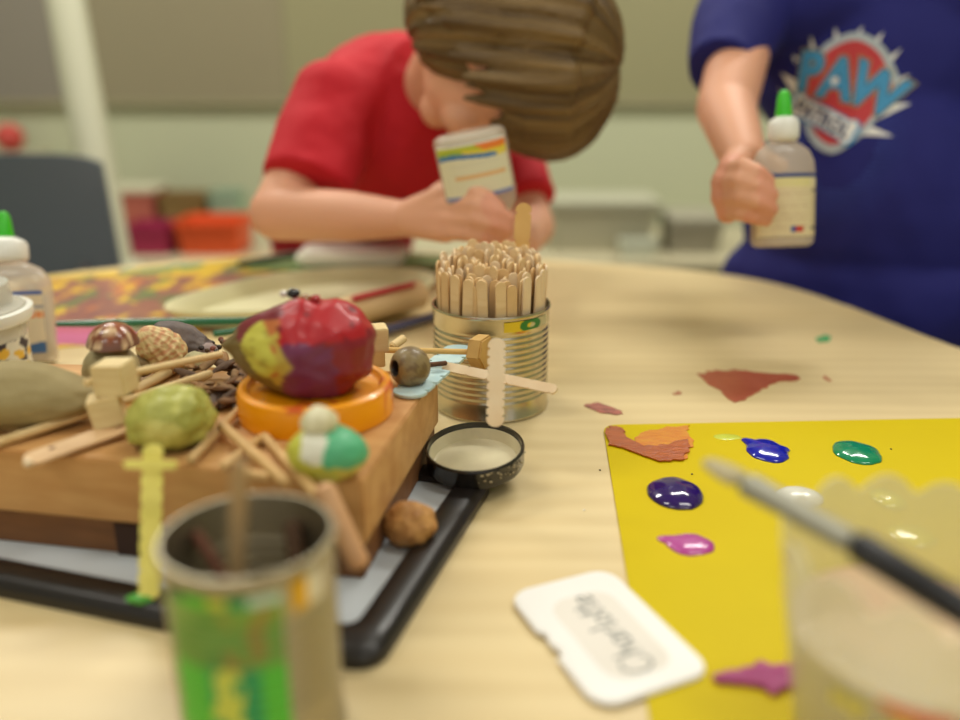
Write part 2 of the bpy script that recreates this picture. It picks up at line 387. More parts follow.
for kx in range(3):
    L = .1190-kx*.002; b = flat_stick(V((0, 0, 0)), V((0, 0, L)), .0090, .002, up=(0, 1, 0))
    o = obj('craft_stick', b, [craft, craft_pale, M('craft tan', (212, 176, 122), .6, mix=(226, 192, 140), mscale=40)][kx], org=V((0, 0, 0))); protos.append(o); C.objects.unlink(o)
k = 0; r = .0455
while r > .003:
    n = max(1, int(2*PI*r/.0112))
    for i in range(n):
        a = 2*PI*i/n + r*97 + random.uniform(-.05, .05); rr = r + (random.uniform(-.0005, .0005) if r > .044 else random.uniform(-.0016, .0016))
        fr = .5+.5*math.sin(a)
        base = V((cF.x+rr*.95*math.cos(a), cF.y+rr*.95*math.sin(a), random.uniform(.002, .006)+(.005*fr if rr > .03 else .005+.002*fr)))
        tilt = min(rr/.0455*.03, .03)
        m = Matrix.Translation(base+V((0, 0, T))) @ Matrix.Rotation(a+PI/2+(random.uniform(-.25, .25) if r > .04 else random.uniform(-1.0, 1.0)), 4, 'Z') @ Matrix.Rotation(tilt+random.uniform(-.01, .005), 4, 'X') @ Matrix.Rotation(random.uniform(-.045, .045), 4, 'Y')
        zs = 1+.085*fr*(rr/.0455)**.5+.045*(1-rr/.0455)+random.uniform(-.015, .015)
        o = protos[random.randrange(3)].copy(); C.objects.link(o); o.matrix_world = m @ Matrix.Diagonal((1, 1, zs, 1))
        tag(o, 'plain round ended craft stick packed upright in the ribbed can', 'craft stick', groupS); k += 1
    r -= .0045
for o in protos: bpy.data.objects.remove(o)
tall0 = V((cF.x+.022, cF.y+.040, .006)); tall1 = D(524, 203, .775)
tobj('craft_stick', 'tall tan notched craft stick rising above all others in the can', 'craft stick', flat_stick(tall0, tall1, .0145, .002, up=(0.15, -1, 0), notches=7), M('tall stick', (216, 172, 104), .6, mix=(226, 186, 120), mscale=40))

# ================================================================== BLACK JAR LID
lc = at(475, 452, .024); m = Matrix.Translation(lc) @ Matrix.Rotation(.10, 4, 'X') @ Matrix.Rotation(-.045, 4, 'Y'); R = .0352
t = thing('jar_lid', 'upturned black metal jar lid leaning on the tray corner', 'jar lid', lc-V((0, 0, .012)))
b = bmesh.new(); lathe(b, [(0, -.0105), (R-.003, -.0105), (R-.001, -.0095), (R, -.007), (R, .0025), (R+.0006, .004), (R, .0052), (R-.0015, .0052), (R-.0019, .003), (R-.0016, -.006), (R-.003, -.0085), (0, -.0085)], 72); xf(b, m)
obj('lid_shell', b, M('black enamel', (22, 21, 20), .22, coat=.5, mix=(34, 30, 26), mscale=300), t)
b = bmesh.new(); lathe(b, [(R-.0022, .0015), (R-.0026, .0015), (R-.005, -.0064), (0, -.0068), (0, -.0078), (R-.0035, -.0074), (R-.0022, -.004)], 72, close=False); xf(b, m)
obj('lid_liner', b, M('cream liner', (222, 214, 180), .35, coat=.3, mix=(200, 190, 158), mscale=25, bump=.2, bscale=50), t, label='cream inner coating')
b = bmesh.new()
for k in range(26):
    a = -1.5+random.uniform(0, 1.5); z = random.uniform(-.004, .003); p = V(((R+.0003)*math.cos(a), (R+.0003)*math.sin(a), z))
    ico(b, p, (random.uniform(.0004, .0016),)*2+(random.uniform(.0003, .0009),), 1)
xf(b, m); obj('chipped_spots', b, M('chips', (176, 160, 124), .5), t, label='small chipped pale spots on the side')

# ================================================================== TRAY
TA = V((.318, .948, 0)); TB = V((-.958, .286, 0)).normalized(); TA = V((-TB.y*-1, 0, 0)) if False else V((TB.y, -TB.x, 0))
tcn = at(377, 676, 0)
def tr(u, v, z): return tcn + TB*u + TA*v + V((0, 0, z))
t = thing('craft_tray', 'pale grey tray with wide black rim lying under the wooden block', 'tray', tr(.25, .11, 0))
LW, LD = .46, .215
b = bmesh.new(); rings = []
tp = rrect(1, 1, .01)
for ins, z in ((.000, .0), (.0, .006), (.003, .0105), (.006, .012), (.018, .012), (.021, .0105), (.022, .006), (.022, .001), (.001, .0)):
    rings.append([b.verts.new(tr(LW/2+p[0], LD/2+p[1], z)) for p in rrect(LW-2*ins, LD-2*ins, .016 if ins < .01 else .008, 5)])
for a, c in zip(rings, rings[1:]):
    for i in range(len(a)): b.faces.new((a[i], a[(i+1) % len(a)], c[(i+1) % len(a)], c[i]))
obj('tray_rim', b, M('black rim', (28, 23, 21), .38, coat=.1), t, ang=30)
b = bmesh.new(); v = [b.verts.new(tr(LW/2+p[0], LD/2+p[1], .0062)) for p in rrect(LW-.043, LD-.043, .006, 3)]; f = b.faces.new(v); r = bmesh.ops.extrude_face_region(b, geom=[f])
for g in r['geom']:
    if isinstance(g, bmesh.types.BMVert): g.co.z -= .0045
obj('tray_surface', b, M('tray grey', (190, 196, 200), .4), t, label='pale bluish grey writing surface', smooth=False)
TZ = .0062

# ================================================================== WOODEN BLOCK
ZT = .07
E1 = V((-.9835, .181, 0)).normalized(); E2 = V((.181, .9835, 0)).normalized(); BC = at(367, 582, TZ)
def bk(u, v, z=ZT): return V((BC.x, BC.y, 0)) + E1*u + E2*v + V((0, 0, z))
BL, BD = .36, .183
t = thing('wooden_block', 'thick brown wooden block on the tray carrying the stick and stone collage', 'wooden block', bk(BL/2, BD/2, TZ))
wm = M('block wood', (190, 140, 82), .55, mix=(210, 164, 106), mscale=14, mstretch=(.6, 5, 5), bump=.15, bscale=60, bstretch=(.3, 1, 2))
wm2 = M('block under wood', (112, 72, 38), .6, mix=(134, 88, 48), mscale=18, mstretch=(.6, 4, 5), bump=.2, bscale=60)
def slab(ins, z0, z1, bev):
    P = [bk(ins, ins), bk(BL-ins, ins), V((-.391, .627-ins, 0)), bk(ins, BD-ins)]
    b = prism(bmesh.new(), [(p.x, p.y) for p in P], z0, z1); bmesh.ops.bevel(b, geom=list(b.edges), offset=bev, segments=2, affect='EDGES'); return b
b = slab(0, .029, ZT, .0012); obj('upper_board', b, wm, t)
b = slab(.0025, TZ, .029, .001); lb = obj('lower_board', b, wm2, t, label='darker brown lower board')
b = bmesh.new(); obox(b, bk(.148, .0018, .0165), E1*.008, E2*.001, V((0, 0, .0105)), .0006); obj('dark_knot', b, M('knot', (58, 34, 20), .7), lb, label='dark brown knot mark')

# ================================================================== STONES AND SHELLS
def planar(c, ax):
    return lambda p: ((p-c).dot(ax), (p-c).z)
# orange lid
oc = at(317, 411, ZT); R = .0503; t = thing('jar_lid', 'orange yellow plastic jar lid under the big painted stone', 'lid', oc)
b = bmesh.new(); lathe(b, [(0, 0), (R-.001, 0), (R, .001), (R, .0165), (R-.0012, .0198), (R-.004, .0212), (R-.0065, .0205), (R-.0078, .0180), (R-.010, .0165), (0, .0165)], 96, oc)
def colO(p):
    n = vn((p.x, p.y, p.z), 60)
    q = p-oc
    if q.z > .012 and n > .32 and q.x > -.01: return (214, 92, 30)
    return (246, 160, 12)
obj('lid_body', b, M('orange plastic', 'attr', .32, sss=.1, coat=.2), t, col=colO)
# big painted stone
rc = at(298, 346, .1145)
def shp(n):
    k = 1.0 if n.x > .15 else 1 - .62*((.15-n.x)/1.15)**1.15
    z = n.z*k; y = n.y*k
    z += .10*max(0, n.x)*(1 if n.z > 0 else .5)
    if n.x < 0: z -= .10*(-n.x)
    if n.x > .7: z *= .97
    # shoulder notch on top
    z -= .10*math.exp(-((n.x-.30)/.14)**2)*max(0, n.z)
    return V((n.x, y, max(z, -.78)))
b = rock(rc, (.0495, .036, .0355), 3, .10, 1.5, shape=shp, rot=Matrix.Rotation(-.1, 4, 'Z') @ Matrix.Rotation(.06, 4, 'Y'))
def colR(p):
    q = p-rc; s = q.x/.0475; z = q.z/.0325
    s += .12*vn(p, 70); z += .14*vn(p+V((3, 1, 2)), 70); f = q.y < .012
    if s < -.70 - .2*z: return (118, 100, 58)
    if f and ((s+.42)/.27)**2+((z-.08)/.52)**2 < 1: return (204, 198, 84) if vn(p, 160) < .25 else (178, 168, 70)
    if f and ((s+.20)/.20)**2+((z-.05)/.60)**2 < 1: return (192, 168, 76) if vn(p, 60) < .2 else (190, 110, 60)
    if z < .25 and s < -.10: return (122, 104, 56)
    if f and s > -.14 and s < .62 and z < .42-.55*abs(s-.22): return (116, 46, 84)
    if s > .25 and z < .35: return (132, 26, 42)
    if s < -.1: return (122, 34, 46)
    if vn(p, 130) > .46: return (120, 22, 34)
    return (176, 24, 36)
ts = tobj('painted_stone', 'large stone painted red, yellow and purple lying on the orange lid', 'stone', b, M('stone paint', 'attr', .4, coat=.15, bump=.15, bscale=90), col=colR)
tp_ = rc+V((0, 0, .036))
for (dx, dy, r, c, nm, lb) in ((.000, -.002, .0042, (30, 28, 30), 'bead', 'black bead glued on top of the large red painted stone'), (.0075, -.004, .0036, (150, 104, 60), 'bead', 'brown bead on top of the large red stone beside the black one'), (-.006, -.003, .0026, (220, 210, 200), 'bead', 'tiny pearly bead left of the black bead on the red stone'), (.014, -.003, .003, (176, 60, 60), 'bead', 'tiny red bead rightmost on top of the red painted stone')):
    tobj(nm, lb, 'bead', rock(V((tp_.x+dx, tp_.y+dy, rc.z+.0345-(.003 if dx > .003 else 0)+(.001))), (r, r, r*.8), 5, .15, 2, sub=3), M('bead', c, .2, coat=.5))
# green painted rock
gc = at(170, 419, ZT+.0165)
def shg(n):
    z = n.z - .25*math.exp(-((n.x+.25)/.12)**2)*(1 if n.z < 0 else 0)*abs(n.z)
    return V((n.x, n.y, z*(1+.08*n.x)))
b = rock(gc, (.0265, .021, .0195), 11, .16, 1.4, shape=shg, rot=Matrix.Rotation(-.15, 4, 'Y'))
def colG(p):
    q = p-gc; n = vn(p, 80)
    if ((q.x-.004)/.009)**2+((q.z-.002)/.006)**2 < 1+n and q.y < 0: return (220, 216, 128)
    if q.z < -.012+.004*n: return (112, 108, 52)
    return (168, 168, 78) if n < .15 else (190, 188, 96)
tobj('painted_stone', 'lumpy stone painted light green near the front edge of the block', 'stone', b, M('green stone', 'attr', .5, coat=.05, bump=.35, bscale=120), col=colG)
# egg painted rock
ec = at(328, 452, ZT+.0145)
b = rock(ec, (.0222, .019, .0155), 21, .06, 1.2, rot=Matrix.Rotation(.08, 4, 'Y'))
def colE(p):
    q = p-ec; n = .003*vn(p, 120)
    if q.x > .0015+n and q.z > -.003+.35*(.012-q.x)*.5+n: return (84, 176, 126)
    if q.z > .0015+n and q.x > -.012 and q.x < .004: return (228, 226, 206)
    return (196, 196, 74) if q.x < .008 else (206, 190, 80)
tobj('painted_stone', 'egg shaped stone painted yellow, white and mint green on the block corner', 'stone', b, M('egg paint', 'attr', .5, coat=.05, bump=.15, bscale=120), col=colE)
wc = ec+V((-.004, .001, .0195))
b = bmesh.new(); lathe(b, [(0, -.0055), (.009, -.0055), (.0108, -.003), (.0103, .000), (.0078, .0035), (.006, .005), (.0035, .0068), (0, .0078)], 32, wc)
for v in b.verts: v.co += V((0, 0, 1))*0 + (v.co-wc)*.10*noise.noise(v.co*150)
tobj('shell', 'small cream shell sitting on the yellow and mint painted stone', 'shell', b, M('cream shell', (224, 218, 184), .4, mix=(206, 196, 150), mscale=120))
# tan rock at left
b = rock(at(22, 394, ZT+.019), (.054, .030, .021), 31, .08, 1.1, shape=lambda n: V((n.x, n.y*(1-.35*max(0, n.x)), n.z*(1-.40*max(0, n.x)**1.5)-.12*max(0, n.x))))
tobj('stone', 'large smooth olive tan stone at the left end of the block', 'stone', b, M('tan stone', (146, 130, 86), .7, mix=(162, 146, 100), mscale=40, bump=.2, bscale=300))
b = rock(at(112, 371, ZT+.017), (.0195, .018, .020), 33, .06, 1.2)
tobj('stone', 'rounded beige pebble under the brown shell beside the wooden cubes', 'stone', b, M('beige pebble', (172, 156, 112), .6, mix=(150, 136, 96), mscale=60))
def dome(c, R, hh, seed, amp=.05):
    b = bmesh.new(); lathe(b, [(0, 0), (R*.8, 0), (R, .002), (R*.98, hh*.25), (R*.84, hh*.58), (R*.6, hh*.83), (R*.3, hh*.96), (0, hh)], 48, c)
    for v in b.verts: v.co += (v.co-V(c))*amp*noise.noise(v.co*90+V((seed, 0, 0)))
    return b
sc = at(114, 347, ZT+.0365)
def colS(p):
    n = vn(p, 220); a = math.atan2(p.y-sc.y, p.x-sc.x)
    if n > .30: return (220, 190, 150)
    if p.z-sc.z < .005: return (120, 78, 58)
    return (146, 78, 44) if vn(p, 90) < .1 else (122, 62, 38)
tobj('shell', 'glossy reddish brown cap shaped shell on top of the beige pebble', 'shell', dome(sc, .0168, .0175, 2), M('brown shell', 'attr', .3, coat=.5), col=colS)
# ribbed shell (spiral with ribs)
uc = at(163, 352, ZT+.018); b = bmesh.new(); bmesh.ops.create_uvsphere(b, u_segments=72, v_segments=36, radius=1)
rm = Matrix.Rotation(-.5, 4, 'Y') @ Matrix.Rotation(.35, 4, 'X')
for v in b.verts:
    n = v.co.copy(); k = 1+.035*math.sin(16*math.atan2(n.y, n.x))*math.sqrt(max(0, 1-n.z*n.z)) + (.25*max(0, n.z)**4) + .03*math.sin(n.z*14)
    v.co = uc + rm @ V((n.x*.0165*k, n.y*.015*k, n.z*.0185*k))
def colU(p):
    n = vn(p, 260)
    return (206, 150, 106) if math.sin(((p-uc) @ rm.to_3x3()).z*1400+n*3) > .35 else (224, 200, 146)
tobj('shell', 'cream and tan ribbed sea shell behind the brown cap shell', 'shell', b, M('ribbed shell', 'attr', .55, bump=.3, bscale=300), col=colU)
b = rock(at(176, 346, ZT+.013), (.027, .017, .0195), 41, .12, 1.4, shape=lambda n: V((n.x, n.y, n.z*(1-.3*max(0, n.x)))))
tobj('stone', 'dark purplish grey slate stone behind the ribbed shell', 'stone', b, M('slate', (96, 86, 84), .7, mix=(118, 106, 100), mscale=80, bump=.5, bscale=200))
for (px, py, dz, r, lb, c, c2) in ((197, 362, .012, .0078, 'small greenish cream pebble beneath the upper dowel', (190, 184, 138), (160, 150, 110)), (140, 366, .011, .008, 'small mottled brown pebble between the cap shell and the ribbed shell', (140, 116, 70), (96, 76, 44)),
                              (206, 352, .010, .007, 'small mauve grey pebble touching the ribbed shell', (138, 116, 114), (160, 140, 130))):
    tobj('pebble', lb, 'pebble', rock(at(px, py, ZT+dz), (r*1.3, r, r), px, .12, 1.5, sub=4), M('pebble', c, .6, mix=c2, mscale=150))
# round seed pod with a hole
pc = at(410, 367, ZT+.0145)
b = bmesh.new(); hd = V((-.78, -.55, .12)).normalized(); fm = frame(hd); R = .0146
lathe(b, [(0, -R)]+[(R*math.sin(a), -R*math.cos(a)) for a in [PI*k/24 for k in range(1, 20)]]+[(R*.42, R*.86), (R*.36, R*.78), (R*.34, R*.4), (.0, R*.3)], 48)
for v in b.verts:
    if v.co.length > R*.85: v.co *= 1+.03*noise.noise(v.co*120)
fm.translation = pc; xf(b, fm)
def colP(p):
    q = (p-pc)
    if q.length < R*.89 and q.dot(hd) > 0: return (30, 22, 16)
    n = vn(p, 200); return (136, 118, 78) if n < .1 else (112, 92, 58)
tobj('seed_pod', 'round brown seed pod with a dark hole next to the orange lid', 'seed pod', b, M('pod', 'attr', .5, coat=.2, bump=.3, bscale=250), col=colP)
# stone on the tray
b = rock(at(410, 524, TZ+.013), (.0165, .014, .0145), 51, .12, 1.5)
tobj('stone', 'lumpy golden brown stone lying on the grey tray surface', 'stone', b, M('potato stone', (206, 156, 92), .6, mix=(160, 110, 60), mscale=120, bump=.5, bscale=200))

# ================================================================== CUBES, DOWELS, STICKS ON THE BLOCK
cubem = M('cube wood', (228, 208, 156), .6, mix=(216, 190, 134), mscale=50, mstretch=(1, 1, 5), bump=.1, bscale=150)
def cube(label, c, h, ang, tilt=0):
    b = bmesh.new(); m = Matrix.Rotation(ang, 3, 'Z') @ Matrix.Rotation(tilt, 3, 'Y')
    obox(b, c, m @ V((h, 0, 0)), m @ V((0, h, 0)), m @ V((0, 0, h)), .0007)
    return tobj('wooden_cube', label, 'wooden cube', b, cubem)
q1 = at(107, 409, ZT+.016); cube('lower pale wooden cube of the pair between the tan stone and green stone', q1, .0093, .32, -.18)
q2 = q1+V((.0058, .0045, .0192)); cube('upper pale wooden cube of the pair glued together, pierced by a dowel', q2, .0098, -.10, -.05)
flat = at(82, 443, ZT+.004)
b = flat_stick(at(24, 462, ZT+.0025), at(132, 424, ZT+.006), .0145, .002, up=(0, -.2, 1)); 
t_ = tobj('craft_stick', 'broad pale craft stick with a dark hole under the pair of cubes', 'craft stick', b, M('peach stick', (222, 186, 140), .6, mix=(206, 166, 118), mscale=40))
b = bmesh.new(); lathe(b, [(0, 0), (.0017, 0), (.0017, .0004), (0, .0004)], 16, at(52, 448, ZT+.0046)); obj('hole', b, M('hole', (120, 72, 50), .8), t_)
b = bmesh.new(); ico(b, at(28, 463, ZT+.0062), (.0026,)*3, 3); tobj('bead', 'tiny cream bead on the front left end of the broad craft stick', 'bead', b, craft_pale)
dz = ZT+.0035
def DW(label, a, c, r=.0026, mat=None, name='dowel', cat='dowel'):
    return tobj(name, label, cat, rod(a, c, r), mat or dowel)
dw = M('light dowel', (226, 200, 146), .6, mix=(212, 180, 124), mscale=60)
DW('longest pale dowel running from the left edge under the tan stone', at(-12, 446, ZT+.003), at(212, 373, ZT+.0125), .0029, dw)
DW('pale dowel piercing the upper wooden cube', at(84, 383, q2.z), at(222, 354, ZT+.026), .0026, dw)
DW('short thick pale dowel lying behind the green stone', at(133, 391, ZT+.004), at(170, 371, ZT+.006), .0036, dw)
DW('brown dowel pointing from the green stone towards the orange lid', at(190, 461, dz), at(240, 409, dz+.002), .0029)
DW('thin twig under the large tan stone', at(-5, 428, dz-.001), at(36, 433, dz-.001), .0013, M('thin twig', (170, 140, 90), .7), 'twig', 'twig')
def FS(label, a, c, w=.0052, mat=None, up=(0, 0, 1), notches=0, th=.002):
    return tobj('craft_stick', label, 'craft stick', flat_stick(a, c, w, th, up, notches), mat or dowel)
st1 = M('matchstick wood', (218, 180, 122), .6, mix=(200, 160, 100), mscale=50)
DW('square cut stick crossing in front of the orange lid', at(221, 424, dz+.005), at(287, 483, dz+.001), .0031, st1, 'wood_stick', 'stick')
DW('stick starting under the orange lid and pointing at the front can', at(264, 436, dz), at(318, 496, dz+.001), .003, st1, 'wood_stick', 'stick')
DW('short stick lying nearest the front edge left of the crossing stick', at(222, 467, dz), at(263, 437, dz), .0027, st1, 'wood_stick', 'stick')
DW('short pale stick at the front edge above the foreground can', at(240, 472, ZT+.0027), at(270, 477, ZT+.0027), .0025, st1, 'wood_stick', 'stick')
DW('yellowish stick between the green stone and the orange lid', at(203, 396, dz), at(240, 393, dz), .0022, M('yel', (206, 170, 90), .6), 'wood_stick', 'stick')
DW('short golden stick touching the left side of the orange lid', at(212, 404, dz), at(239, 399, dz), .0024, M('yel2', (196, 150, 70), .6), 'wood_stick', 'stick')
# leaning stick on the near corner
DW('thick pinkish stick leaning from the block corner down to the tray', D(322, 484, .447), D(361, 568, .4435), .0058, M('pink stick', (214, 168, 124), .6, mix=(200, 150, 104), mscale=40), 'wood_stick', 'stick')
# yellow notched sticks
yel = M('yellow painted stick', (240, 230, 124), .5, coat=.1, mix=(226, 216, 104), mscale=80)
y0 = at(149, 600, TZ+.007); ye = bk(0, 0); 
ytop = D(153, 444, (y0-V((0, 0, H))).dot(V((0, math.cos(PITCH), -math.sin(PITCH))))+.004)
b = flat_stick(y0, ytop, .0112, .002, up=(0.1, -1, .3), notches=9)
t_ = tobj('craft_stick', 'yellow painted notched craft stick hanging down the front of the block', 'craft stick', b, yel)
b = flat_stick(D(124, 464, ytop.length*0+.455), D(177, 465, .455), .0046, .002, up=(0, -1, .3), notches=6); obj('cross_piece', b, yel, t_)
b = rock(at(141, 598, TZ+.0075), (.0075, .0036, .003), 4, .2, 2, sub=3)
tobj('paint_blob', 'bright green dab of paint at the foot of the yellow stick', 'paint', b, M('green dab', (80, 172, 60), .3, coat=.4))
# pale blue notched piece
pb_ = M('pale blue paint', (196, 220, 220), .5, mix=(174, 206, 212), mscale=80)
b = flat_stick(at(404, 397, ZT+.002), at(463, 346, ZT+.002), .024, .002, notches=7)
tobj('craft_stick', 'wide pale blue painted notched stick on the far right block corner', 'craft stick', b, pb_)
# cubes right of the red rock
cube('upper pale wooden cube just right of the large painted stone', at(375, 338, ZT+.030), .0088, .25)
cube('lower pale wooden cube half hidden by the large painted stone', at(372, 352, ZT+.0098), .0095, .15)
DW('short pale dowel end behind the seed pod', at(392, 347, ZT+.012), at(404, 338, ZT+.014), .0034, dw)
dn = at(481, 352, ZT+.012)
DW('golden dowel reaching from the cubes out to the wooden nut', at(384, 350, ZT+.014), dn-V((.004, 0, 0)), .0022, M('gold dowel', (214, 176, 104), .6))
b = bmesh.new(); hx = [(.0135*math.cos(PI/3*k+.2), .0135*math.sin(PI/3*k+.2)) for k in range(6)]; mm = frame(V((.85, -.5, .08))); mm.translation = dn
prism(b, hx, -.006, .006, .0012, mm)
tobj('wooden_nut', 'six sided wooden nut on the dowel in front of the can of sticks', 'wooden nut', b, M('nut wood', (200, 160, 92), .5, mix=(180, 138, 72), mscale=60))
DW('short reddish brown twig behind the seed pod', at(428, 365, ZT+.008), at(447, 363, ZT+.008), .0019, twigm, 'twig', 'twig')
# cross of notched sticks
h0 = at(443, 366, ZT+.0045); h1 = h0 + (D(557, 390, .60)-h0)
FS('pale notched craft stick reaching sideways in front of the can', h0, h1, .0072, craft_pale, up=(.05, -.75, .65), notches=6)
v0 = D(497, 338, .588); v1 = D(495, 427, .583)
FS('pale notched craft stick standing upright across the sideways one', v0, v1, .0122, craft_pale, up=(.1, -1, .2), notches=9)

# wood chips / mulch
cg_ = 'wood chips heaped on the block'
chipm = [M('chip', c, .8, mix=d, mscale=100, bump=.4, bscale=200) for c, d in (((130, 96, 60), (96, 68, 44)), ((150, 118, 78), (116, 88, 58)), ((98, 72, 50), (66, 48, 34)), ((112, 96, 84), (86, 72, 64)), ((168, 130, 84), (134, 98, 60)))]
for k in range(58):
    px = random.uniform(182, 246); py = random.uniform(345, 406); hgt = .004+.012*max(0, 1-abs(px-212)/45)*max(0, 1-abs(py-368)/45)*1.2
    c = at(px, py, ZT+hgt*random.uniform(.5, 1)); L = random.uniform(.006, .013); W = L*random.uniform(.3, .55)
    m = Matrix.Rotation(random.uniform(0, PI), 4, 'Z') @ Matrix.Rotation(random.uniform(-.5, .5), 4, 'X') @ Matrix.Rotation(random.uniform(-.4, .4), 4, 'Y')
    b = rock(c, (L, W, .0022), k, .25, 2, rot=m, sub=2)
    tobj('wood_chip', 'small brown bark chip in the heap between the ribbed shell and the orange lid', 'wood chip', b, chipm[k % 5], group=cg_)
for k in range(18):
    c = at(random.uniform(188, 228), random.uniform(338, 354), ZT+.010+random.uniform(0, .006))
    b = rock(c, (.0022, .0022, .002), k, .2, 2, sub=2)
    tobj('dried_seed', 'tiny dark dried seed scattered behind the ribbed shell', 'seed', b, M('seed', random.choice([(50, 38, 30), (96, 70, 44), (130, 70, 50)]), .5), group='dried seeds on the block')

# ================================================================== BACK LEFT OF THE TABLE
# painting mat
pm = [at(44, 276, 0), at(345, 249, 0)]; P0 = V((-.628, 1.195, 0)); P1 = V((-.30, 1.372, 0)); ex = (P1-P0).normalized(); ey = V((ex.y, -ex.x, 0))
P0 = V((-.66, 1.13, 0)); 
b = bmesh.new(); nx, ny = 110, 90
Q = [V((-.640, 1.19, .0012)), V((-.27, 1.380, .0012)), V((-.10, 1.02, .0012)), V((-.56, .83, .0012))]
g = [[b.verts.new(Q[0].lerp(Q[1], i/nx).lerp(Q[3].lerp(Q[2], i/nx), j/ny)) for i in range(nx+1)] for j in range(ny+1)]
for j in range(ny):
    for i in range(nx): b.faces.new((g[j][i], g[j][i+1], g[j+1][i+1], g[j+1][i]))
r = bmesh.ops.extrude_face_region(b, geom=list(b.faces))
for q in r['geom']:
    if isinstance(q, bmesh.types.BMVert): q.co.z = .0002
def colM(p):
    u = (p.x+.6)/.45; v = (p.y-.85)/.5
    a = vn((p.x*1.0+5, p.y*.55, 0), 26)+.35*vn((p.x, p.y, 3), 80); c = vn((p.x*1.6+9, p.y*.45, 4), 34)+.35*vn((p.x, p.y, 8), 90); d = vn((p.x+2, p.y, 7), 9)
    if p.y < .93 and p.x < -.38: 
        if p.y < .885: return (228, 190, 36)
        return (196, 96, 140) if p.x < -.36 else (176, 110, 92)
    if p.y < .965 and p.x < -.40: return (194, 92, 120)
    if c > .27: return (226, 186, 40)
    if d > .28 and p.x < -.42: return (84, 136, 92)
    if p.y > 1.2+.15*(p.x+.5) and a > -.15: return (222, 186, 48)
    if a > .36: return (200, 120, 64)
    if a < -.3: return (108, 120, 70)
    return (158, 100, 80) if c > -.1 else (140, 84, 76)
tobj('painting_mat', 'yellow mat smeared with mauve, green and orange paint at the far left', 'painting mat', b, M('paint mat', 'attr', .4, coat=.2, bump=.3, bscale=40), col=colM)
# cream leaf-shaped foam tray
b = bmesh.new(); lc0 = V((-.213, 1.035, 0)); la = math.radians(31); n = 64
def leaf(s, z, k=1.0):
    out = []
    for i in range(n):
        a = 2*PI*i/n; x = math.cos(a)*.172*s; y = math.sin(a)*.098*s*(1 - .30*max(0, -math.cos(a)))
        out.append(b.verts.new(lc0+V((x*math.cos(la)-y*math.sin(la), x*math.sin(la)+y*math.cos(la), z))))
    return out
rr_ = [leaf(.86, .003), leaf(.97, .018), leaf(1.0, .024), leaf(.99, .027), leaf(.96, .025), leaf(.86, .0075), leaf(.4, .006)]
for a, c in zip(rr_, rr_[1:]):
    for i in range(n): b.faces.new((a[i], a[(i+1) % n], c[(i+1) % n], c[i]))
b.faces.new(rr_[0]); b.faces.new(rr_[-1])
tobj('foam_dish', 'long oval cream foam dish behind the painted stones', 'dish', b, M('cream foam', (226, 222, 178), .6, bump=.15, bscale=60))
b = bmesh.new(); ca, cb = V((-.135, 1.0, .026)), V((-.062, 1.085, .03)); tube(b, [at(340, 313, .0255), at(424, 293, .0255)], .0165, 24)
tobj('cardboard_tube', 'short cream tube lying in the foam dish beside the red stick', 'tube', b, M('tube', (226, 196, 148), .6))
tobj('craft_stick', 'thin red painted stick lying along the cream tube', 'craft stick', rod(at(352, 299, .0425), at(414, 284, .0425), .0034), M('red stick', (190, 60, 66), .5))
tobj('paint_brush', 'slate blue brush handle between the dish and the can of sticks', 'brush', rod(at(378, 333, .008), at(438, 315, .008), .0052), M('slate handle', (82, 84, 110), .4))
# green brush
gm = M('green lacquer', (24, 100, 62), .25, coat=.5)
tb = thing('paint_brush', 'long dark green brush handle lying across behind the stones', 'brush', D(150, 325, .85))
ga, gb = D(56, 324, .84), D(262, 321, .87)
b = bmesh.new(); tube(b, [ga, ga.lerp(gb, .3), ga.lerp(gb, .8), gb], [.0028, .0042, .0045, .004], 14); obj('brush_handle', b, gm, tb)
fa = gb.lerp(ga, .01); dr = (gb-ga).normalized(); b = bmesh.new(); tube(b, [fa, fa+dr*.025], .0042, 14); obj('ferrule', b, M('ferrule', (180, 180, 180), .25, metal=1), tb)
b = bmesh.new(); tube(b, [fa+dr*.025, fa+dr*.035, fa+dr*.045], [.004, .0045, .001], 12); obj('bristles', b, M('bristle', (160, 130, 90), .8), tb)
tb = thing('paint_brush', 'second green brush handle lower and mostly hidden by the large stone', 'brush', D(230, 333, .8))
b = bmesh.new(); tube(b, [D(213, 334, .80), D(300, 322, .84)], .0035, 12); obj('brush_handle', b, gm, tb)
# green items and white eraser-like box
gp = bmesh.new(); prism(gp, [at(245, 271, 0)[:2], at(432, 276, 0)[:2], at(446, 258, 0)[:2], at(350, 254, 0)[:2], at(270, 258, 0)[:2]], .0015, .004, .0005)
tobj('paper_sheet', 'dull green sheet under the rounded white block', 'paper', gp, M('green sheet', (112, 138, 76), .6, mix=(128, 150, 96), mscale=12))
b = bmesh.new(); wcx = V((at(351, 267, 0).x, 1.295, 0)); prism(b, rrect(.163, .095, .022, 6), .0042, .0245, .006, Matrix.Translation(wcx))
tobj('eraser_block', 'rounded pale white block lying on the green sheet behind the foam dish', 'block', b, M('white block', (244, 246, 228), .5))
tobj('paint_brush', 'dark green brush handle tip left of the white block', 'brush', rod(D(238, 264, 1.29), D(298, 254, 1.31), .005), M('dk handle', (52, 70, 48), .4))

